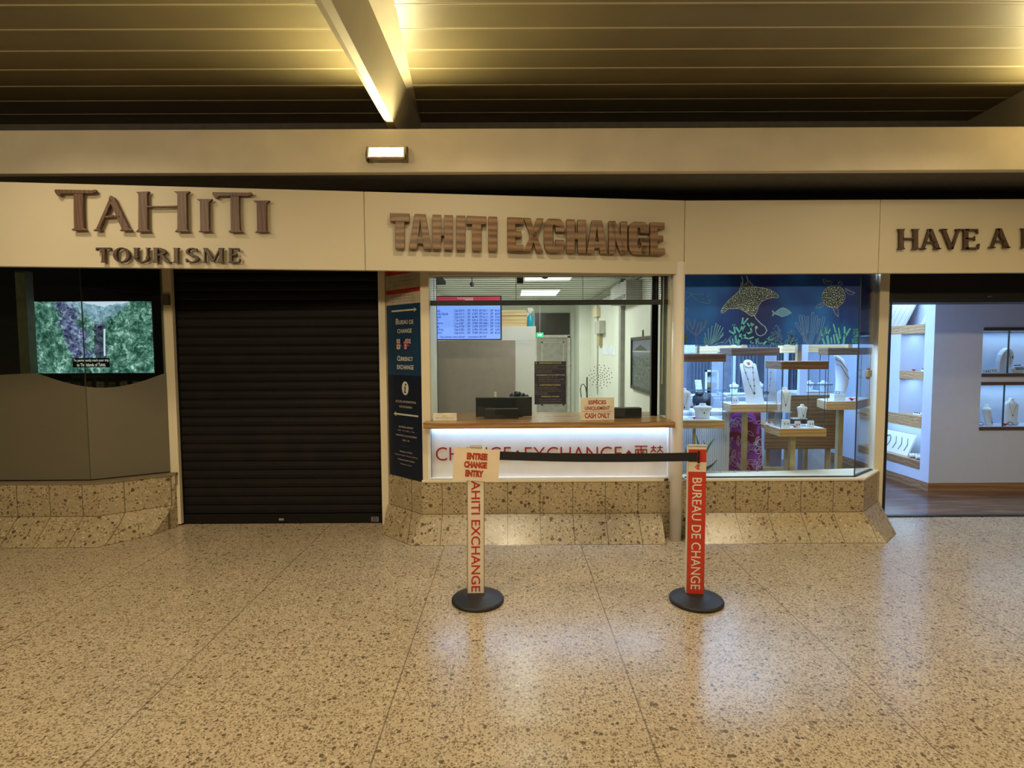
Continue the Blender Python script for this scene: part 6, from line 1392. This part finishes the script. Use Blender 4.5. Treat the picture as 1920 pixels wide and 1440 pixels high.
def niche_light(x, y, z, sx_, sy_, e):
    l = bpy.data.lights.new('niche_led', 'AREA'); l.shape = 'RECTANGLE'; l.size = sx_; l.size_y = sy_; l.energy = e * .52; l.color = (.46, .74, 1)
    o = bpy.data.objects.new('niche_led', l); COL.objects.link(o); o.location = (x, y, z)
for (z0, z1) in nz: niche_light((fx0 + fx1) / 2, NY0 + .17, z1 - .01, fx1 - fx0 - .1, .1, 5.5)
for (z0, z1, ya, yb) in ((z_sh[0][1], 2.25, nyA, nyC), (z_sh[1][1], z_sh[0][0], nyA, nyB), (z_sh[2][1], z_sh[1][0], nyA, nyB), (z_sh[3][1], z_sh[2][0], nyA, nyC)):
    niche_light(SX + .17, (ya + yb) / 2, z1 - .01, .15, (yb - ya) * .8, 3.4 * (yb - ya) / .4 * .55)
# glass doors of the niches, with a dark joint
ng = thing('niche_glass', (fx0, NY0, nz[0][0]), 'sliding glass panes of the upper wall niche', 'glass', 'niche glass panes')
for k, (z0, z1) in enumerate(nz):
    if k: ng = thing('niche_glass', (fx0, NY0, nz[1][0]), 'sliding glass panes of the lower wall niche', 'glass', 'niche glass panes')
    xj = X((1891, 1887)[k], NY0)
    MB().box(fx0 + .002, xj, NY0 + .012, NY0 + .016, z0 + .001, z1 - .001).build('pane', CASEGLASS, ng); MB().box(xj, fx1 - .002, NY0 + .02, NY0 + .024, z0 + .001, z1 - .001).build('pane', CASEGLASS, ng)
    MB().box(xj - .003, xj + .003, NY0 + .008, NY0 + .026, z0 + .001, z1 - .001).build('edge', mat('slate_edge_%d' % k, (.05, .07, .09), .3), ng)
# merchandise in the niches
zn0, zn1 = nz[0][0], nz[1][0]; YN = NY0 + .14
t = thing('necklace_bust', (X(1884, YN), YN, zn0), 'arched white bust with a long pendant in the upper wall niche', 'bust', 'white necklace busts')
q = MB(); xx = X(1882, YN); hh = 47 * YN / F; prof = []
outer = [(-.065, 0), (-.065, hh * .45), (-.05, hh * .72), (-.015, hh * .90), (.02, hh), (.05, hh), (.085, hh * .85), (.10, hh * .62), (.085, hh * .40), (.07, 0)]
q.loftpoly([(xx + a_, YN - .02, zn0 + .001 + b_) for a_, b_ in outer], [(xx + a_, YN + .05, zn0 + .001 + b_) for a_, b_ in outer]); q.build('body', BUST, t, bevel=.015)
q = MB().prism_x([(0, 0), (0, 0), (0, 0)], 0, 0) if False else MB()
q.loftpoly([(xx + a_ * .62 - .028, YN - .023, zn0 + .002 + b_ * .86) for a_, b_ in outer[:5]] + [(xx + .012, YN - .023, zn0 + .002)], [(xx + a_ * .62 - .028, YN - .0205, zn0 + .002 + b_ * .86) for a_, b_ in outer[:5]] + [(xx + .012, YN - .0205, zn0 + .002)]); q.build('shaded_side', mat('leatherette_in_shade', (.62, .65, .70), .5), t)  # greyer plate on the bust's front, its shade put into the colour
MB().tube([(xx + .03, YN - .026, zn0 + hh * .8), (xx + .045, YN - .026, zn0 + hh * .55), (xx + .045, YN - .026, zn0 + hh * .35)], .003, 6).build('chain', SILVER, t); MB().ell((xx + .066, YN - .027, zn0 + hh * .62), .007, .005, .012, 8, 6).build('pendant', PEARL, t)
for k, (px, top, wp, lab) in enumerate(((1851, 692, 10, 'small white stand at the left end of the upper niche'), (1864, 690, 12, 'white stand with dark earrings left of the arched bust'))):
    ring_box(px, 699, wp, 699 - top, NY0 + .1, zn0, lab)
t = thing('bracelet_stand', (X(1900, NY0 + .1), NY0 + .1, zn0), 'low stand stacked with dark bracelets right of the arched bust', 'jewellery stand')
xx = X(1902, NY0 + .1); MB().box(xx - .08, xx + .06, NY0 + .05, NY0 + .10, zn0 + .001, zn0 + .055).build('block', BUST, t, bevel=.003)
for i, (dz_, dx, L_) in enumerate(((.06, .0, .09), (.085, -.02, .07), (.045, .02, .1))): MB().tube([(xx - L_ / 2 + dx, NY0 + .045, zn0 + dz_), (xx + L_ / 2 + dx, NY0 + .045, zn0 + dz_ + .004)], .006, 6).build('bracelet', PEARL, t)
bust(1854, 760, 799, 24, YN, 'slanted white bust on the left of the lower wall niche', zbase=zn1, lean=.5, hang=.9, turn=.5)
bust(1894, 748, 799, 24, YN, 'tall white bust with dark pendant in the lower wall niche', zbase=zn1, tall=True, hang=.6, turn=-.3)
flower(1884, 798, NY0 + .07, 'red silk flower at the middle of the lower wall niche', .026, zn1)
for k, (px, lab) in enumerate(((1843, 'silver bracelet at the left end of the lower niche'), (1899, 'silver bracelet right of the red flower in the lower niche'), (1909, 'silver bracelet at the right of the lower niche'))):
    c1_ = Vector((X(px, NY0 + .1), NY0 + .1, zn1 + .022)); single('bracelet', MB().tube([c1_ + Vector((.028 * math.cos(a_ * .5236), .018 * math.sin(a_ * .5236), .016 * math.sin(a_ * .5236 + .4))) for a_ in range(13)], .005, 6), SILVER, lab, 'bracelet', 'bracelets in the lower niche', smooth=True)
# carved white panels in the top niche of the side wall
m, nt, bs = new_mat('carved_white_panel'); n_ = noise(nt, pos(nt), 26, 3, .6, 2.5).outputs[0]; w_ = mth(nt, 'MAXIMUM', lines(nt, n_, .05, .016), lines(nt, sep(nt, pos(nt))[1], .09, .008))
nt.links.new(mix(nt, mth(nt, 'MULTIPLY', w_, .8), (.78, .76, .74), (.16, .15, .15)), bs.inputs['Base Color']); bump(nt, bs, w_, .5, .01)
for k, (ya, yb, lab) in enumerate(((6.72, 7.15, 'white carved patterned panel leaning in the top niche next to the post'), (6.27, 6.46, 'white carved patterned panel at the near end of the top niche'))):
    q = MB(); q.loftpoly([(SX + .10, ya, z_sh[0][1] + .001), (SX + .10, yb, z_sh[0][1] + .001), (SX + .12, yb, z_sh[0][1] + .001), (SX + .12, ya, z_sh[0][1] + .001)], [(SX + .26, ya + .0, 2.2), (SX + .26, yb, 2.2), (SX + .28, yb, 2.2), (SX + .28, ya, 2.2)]); single('carved_panel', q, m, lab, 'panel', 'carved white panels')
def side_item(Y_, z0, kind, label):
    x = SX + .12
    if kind == 'bust':
        c0 = Vector((x, Y_, z0)); t = thing('necklace_bust', c0, label, 'bust', 'white necklace busts'); q = MB(); rs = []
        for v_, a_, d_ in ((0, .05, .05), (.5, .06, .06), (.75, .07, .07), (.85, .04, .04), (1, .02, .02)): rs.append([c0 + Vector((d_ * math.cos(i * math.pi / 8) * .6, a_ * math.sin(i * math.pi / 8), .001 + v_ * .15)) for i in range(16)])
        q.rings(rs); q.build('body', BUST, t, smooth=True); MB().ell(c0 + Vector((-.04, 0, .09)), .004, .007, .01, 8, 5).build('pendant', PEARL, t)
    elif kind == 'tray':
        t = thing('jewellery_tray', (x, Y_, z0), label, 'tray'); MB().box(x - .06, x + .06, Y_ - .06, Y_ + .06, z0 + .001, z0 + .02).build('tray', BUST, t, bevel=.003)
        for i in range(3): MB().ell((x - .055, Y_ - .035 + i * .035, z0 + .026), .008, .008, .008, 8, 5).build('pearl', PEARL, t)
side_item(6.30, z_sh[1][1], 'tray', 'small white tray of pearls on the second oak shelf')
flower(1713, 696, 6.43, 'red silk flower on the second oak shelf of the side wall', .02, z_sh[1][1])
side_item(6.30, z_sh[2][1], 'bust', 'small white bust on the third oak shelf'); side_item(6.40, z_sh[2][1], 'tray', 'white tray of pearls on the third oak shelf')
t = thing('printed_board', (SX + .15, 6.75, z_sh[3][1]), 'white board with dark curly writing in the lowest side niche', 'board')
q = MB(); q.loftpoly([(SX + .08, 6.56, z_sh[3][1] + .001), (SX + .08, 7.1, z_sh[3][1] + .001), (SX + .10, 7.1, z_sh[3][1] + .001), (SX + .10, 6.56, z_sh[3][1] + .001)], [(SX + .18, 6.56, z_sh[3][1] + .24), (SX + .18, 7.1, z_sh[3][1] + .24), (SX + .20, 7.1, z_sh[3][1] + .24), (SX + .20, 6.56, z_sh[3][1] + .24)]); q.build('board', BUST, t)
q = MB()
def bpnt(yy, ff): return (SX + .08 + .10 * ff - .004, yy, z_sh[3][1] + .001 + .24 * ff)
q.tube([bpnt(6.98 + .05 * math.cos(a_ * .6), .5 + .3 * math.sin(a_ * .6)) for a_ in range(12)], .005, 5)
for yy in (6.84, 6.74, 6.64): q.tube([bpnt(yy, .2), bpnt(yy - .02, .5), bpnt(yy + .02, .8)], .004, 5)
q.build('writing', GREYINK, t)
for k, (yy, lab) in enumerate(((6.46, 'left pearl bracelet roll in the lowest side niche'), (6.36, 'right pearl bracelet roll in the lowest side niche'))):
    t = thing('bracelet_roll', (SX + .1, yy, z_sh[3][1]), lab, 'bracelet', 'bracelet rolls in the lowest niche'); q = MB().tube([(SX + .04, yy, z_sh[3][1] + .028), (SX + .14, yy - .03, z_sh[3][1] + .028)], .026, 12); q.build('roll', BUST, t, smooth=True)
    for i in range(3): c1_ = Vector((SX + .05 + i * .03, yy - .008 * i, z_sh[3][1] + .028)); MB().tube([c1_ + Vector((0, .028 * math.cos(a_ * .5236), .028 * math.sin(a_ * .5236))) for a_ in range(13)], .003, 5).build('bracelet', PEARL, t)

# ================================================================== STANCHIONS
def stanchion(px, base_row, px0, px1, top, label, colour, side_col, turn, lean=0.0):
    g = at(px, base_row, 3.0); d = ray(px, base_row); s_ = -CAM.z / d.z; g = CAM + d * s_
    t = thing('stanchion', (g.x, g.y, 0), label, 'stanchion', 'belt stanchions'); 
    MB().lathe((g.x, g.y, 0), [(.160, 0), (.167, .006), (.167, .018), (.160, .026), (.09, .046), (.06, .052), (.001, .052)], 48).build('base', RUBBER, t, smooth=False)
    H_ = Z(top, g.y, px); w_ = (px1 - px0) * g.y / F / 2
    u = Vector((math.cos(turn), math.sin(turn), 0)); n = Vector((math.sin(turn), -math.cos(turn), 0)); v = Vector((lean, 0, 1)).normalized()
    o = Vector((X((px0 + px1) / 2, g.y, base_row - 40), g.y, 0))
    return t, o, u, v, n, w_, H_
t1, o, u, v, n, w_, H_ = stanchion(896, 1127, 875.5, 908, 842, 'cream stanchion with red sideways lettering and a paper sheet', CREAMVINYL, CREAMVINYL, R(1), .008)
q = MB().frame(o, u, v, n); q.box(-w_, w_, .05, H_, -.055, .0); q.build('post', CREAMVINYL, t1, bevel=.003)
q = MB().frame(o, u, v, n)
q.box(-w_ - .0015, -w_ + .003, .052, H_, -.001, .0015).box(w_ - .003, w_ + .0015, .052, H_, -.001, .0015); q.build('edge_strip', mat('brown_edge', (.24, .14, .09), .5), t1)
q = MB().frame(o, u, v, n); q.box(-w_ * .75, w_ * .75, H_ + .0005, H_ + .016, -.05, -.004); q.build('belt_head', mat('grey_head', (.40, .36, .28), .45), t1, bevel=.004)
kz = lambda row: (1118 - row) / (1118 - 842) * (H_ - .05) + .05
q = MB().frame(o, u, v, n); zc0, zc1 = .062, kz(886)
q.text('TAHITI EXCHANGE', 0, (zc0 + zc1) / 2, zc1 - zc0, w_ * 1.06, .0012, .012, rot=-math.pi / 2); q.build('lettering', REDPRINT, t1)
t2, o2, u2, v2, n2, w2, H2 = stanchion(1305.5, 1128, 1287, 1320.5, 839, 'red stanchion with white sideways lettering and euro mark', ORANGERED, CREAMVINYL, R(-7), .001)
q = MB().frame(o2, u2, v2, n2); q.box(-w2, w2, .05, H2, -.055, 0); q.build('post', CREAMVINYL, t2, bevel=.003)
q = MB().frame(o2, u2, v2, n2); q.box(-w2 * .98, w2 * .98, .052, H2 - .012, .0003, .002); q.build('red_face', ORANGERED, t2)
kz2 = lambda row: (1118 - row) / (1118 - 839) * (H2 - .05) + .05
q = MB().frame(o2, u2, v2, n2); q.box(-w2 * .98, w2 * .98, kz2(884.5), kz2(866.5), .002, .0028); bd = q.build('cream_band', CREAMVINYL, t2)
q = MB().frame(o2, u2, v2, n2); zc = kz2(875.5); 
q.text('€', w2 * .02, zc, w2 * .56, w2 * .62, .0032, .05); q.build('euro_mark', ORANGERED, bd)
q = MB().frame(o2, u2, v2, n2); zc0, zc1 = kz2(1109), kz2(896)
q.text('BUREAU DE CHANGE', 0, (zc0 + zc1) / 2, zc1 - zc0, w2 * 1.06, .0026, .006, rot=-math.pi / 2); q.build('lettering', mat('cream_letter', (.80, .72, .62), .45), t2)
q = MB().frame(o2, u2, v2, n2); q.box(-w2, w2, H2 + .0005, H2 + .012, -.05, -.002); q.build('belt_head', mat('grey_head_top', (.45, .42, .36), .45), t2, bevel=.003)
q = MB().frame(o2, u2, v2, n2); q.box(w2 * .02, w2 * .22, kz2(868), kz2(845), .0028, .016); q.build('belt_clip', BLACK, t2, bevel=.002)
# belt
bt_ = thing('retractable_belt', at(1120, 857, o2.y), 'black retractable belt stretched between the two stanchions', 'belt')
pA = o + u * (w_ + .0005) + v * (kz(854)) + n * -.01; pB = o2 + n2 * .006 + v2 * kz2(856)
hb2 = .027; q = MB(); top, bot = [], []
for i in range(25):
    s_ = i / 24; p = pA.lerp(pB - u2 * .004, s_); p.z -= .012 * math.sin(math.pi * s_); top.append(p + Vector((0, 0, hb2))); bot.append(p - Vector((0, 0, hb2)))
for i in range(24): q.add([bot[i], bot[i + 1], top[i + 1], top[i]], [(0, 1, 2, 3)])
q.build('webbing', mat('black_webbing', (.008, .008, .009), .7, bmp=.1, scale=300), bt_, solid=.0016)
# paper sheet on the left stanchion
ps = thing('paper_sign', o + v * (H_ - .03) + n * .004, 'tilted cream paper sheet reading ENTREE CHANGE ENTRY on the stanchion', 'sign')
rt_ = R(-3.6); c0 = at(893, 871.5, o.y - .006); k_ = (o.y - .006) / F
pu_ = Vector((math.cos(rt_), 0, math.sin(rt_))); pv_ = Vector((-math.sin(rt_), 0, math.cos(rt_)))
q = MB().frame(c0, pu_, pv_, (0, -1, 0)); W2, H3 = 43.5 * k_, 31 * k_
vs = []
nx = 16
for j in range(2):
    for i in range(nx + 1):
        a_ = -1 + 2 * i / nx; vs.append((a_ * W2, (-1 + 2 * j) * H3 * (1 - .01 * a_), .002 + .010 * a_ * a_ * 0 + (.012 * max(0, a_ - .3) ** 2)))
q.add(vs, [(i, i + 1, nx + 2 + i, nx + 1 + i) for i in range(nx)]); q.build('sheet', PAPER, ps, solid=.0008)
q = MB().frame(c0, pu_, pv_, (0, -1, 0))
RUSTL = mat('rust_letter', (.45, .05, .022), .5)
for s_, xx, yy, ww in (('ENTREE', .02, .52, .45), ('CHANGE', -.03, .0, .50), ('ENTRY', -.06, -.54, .40)):
    q = MB().frame(c0, pu_, pv_, (0, -1, 0)); q.text(s_, xx * W2, yy * H3, ww * W2 * 2 * 1.0, H3 * .42, .0036, .075); q.build('lettering', RUSTL, ps)
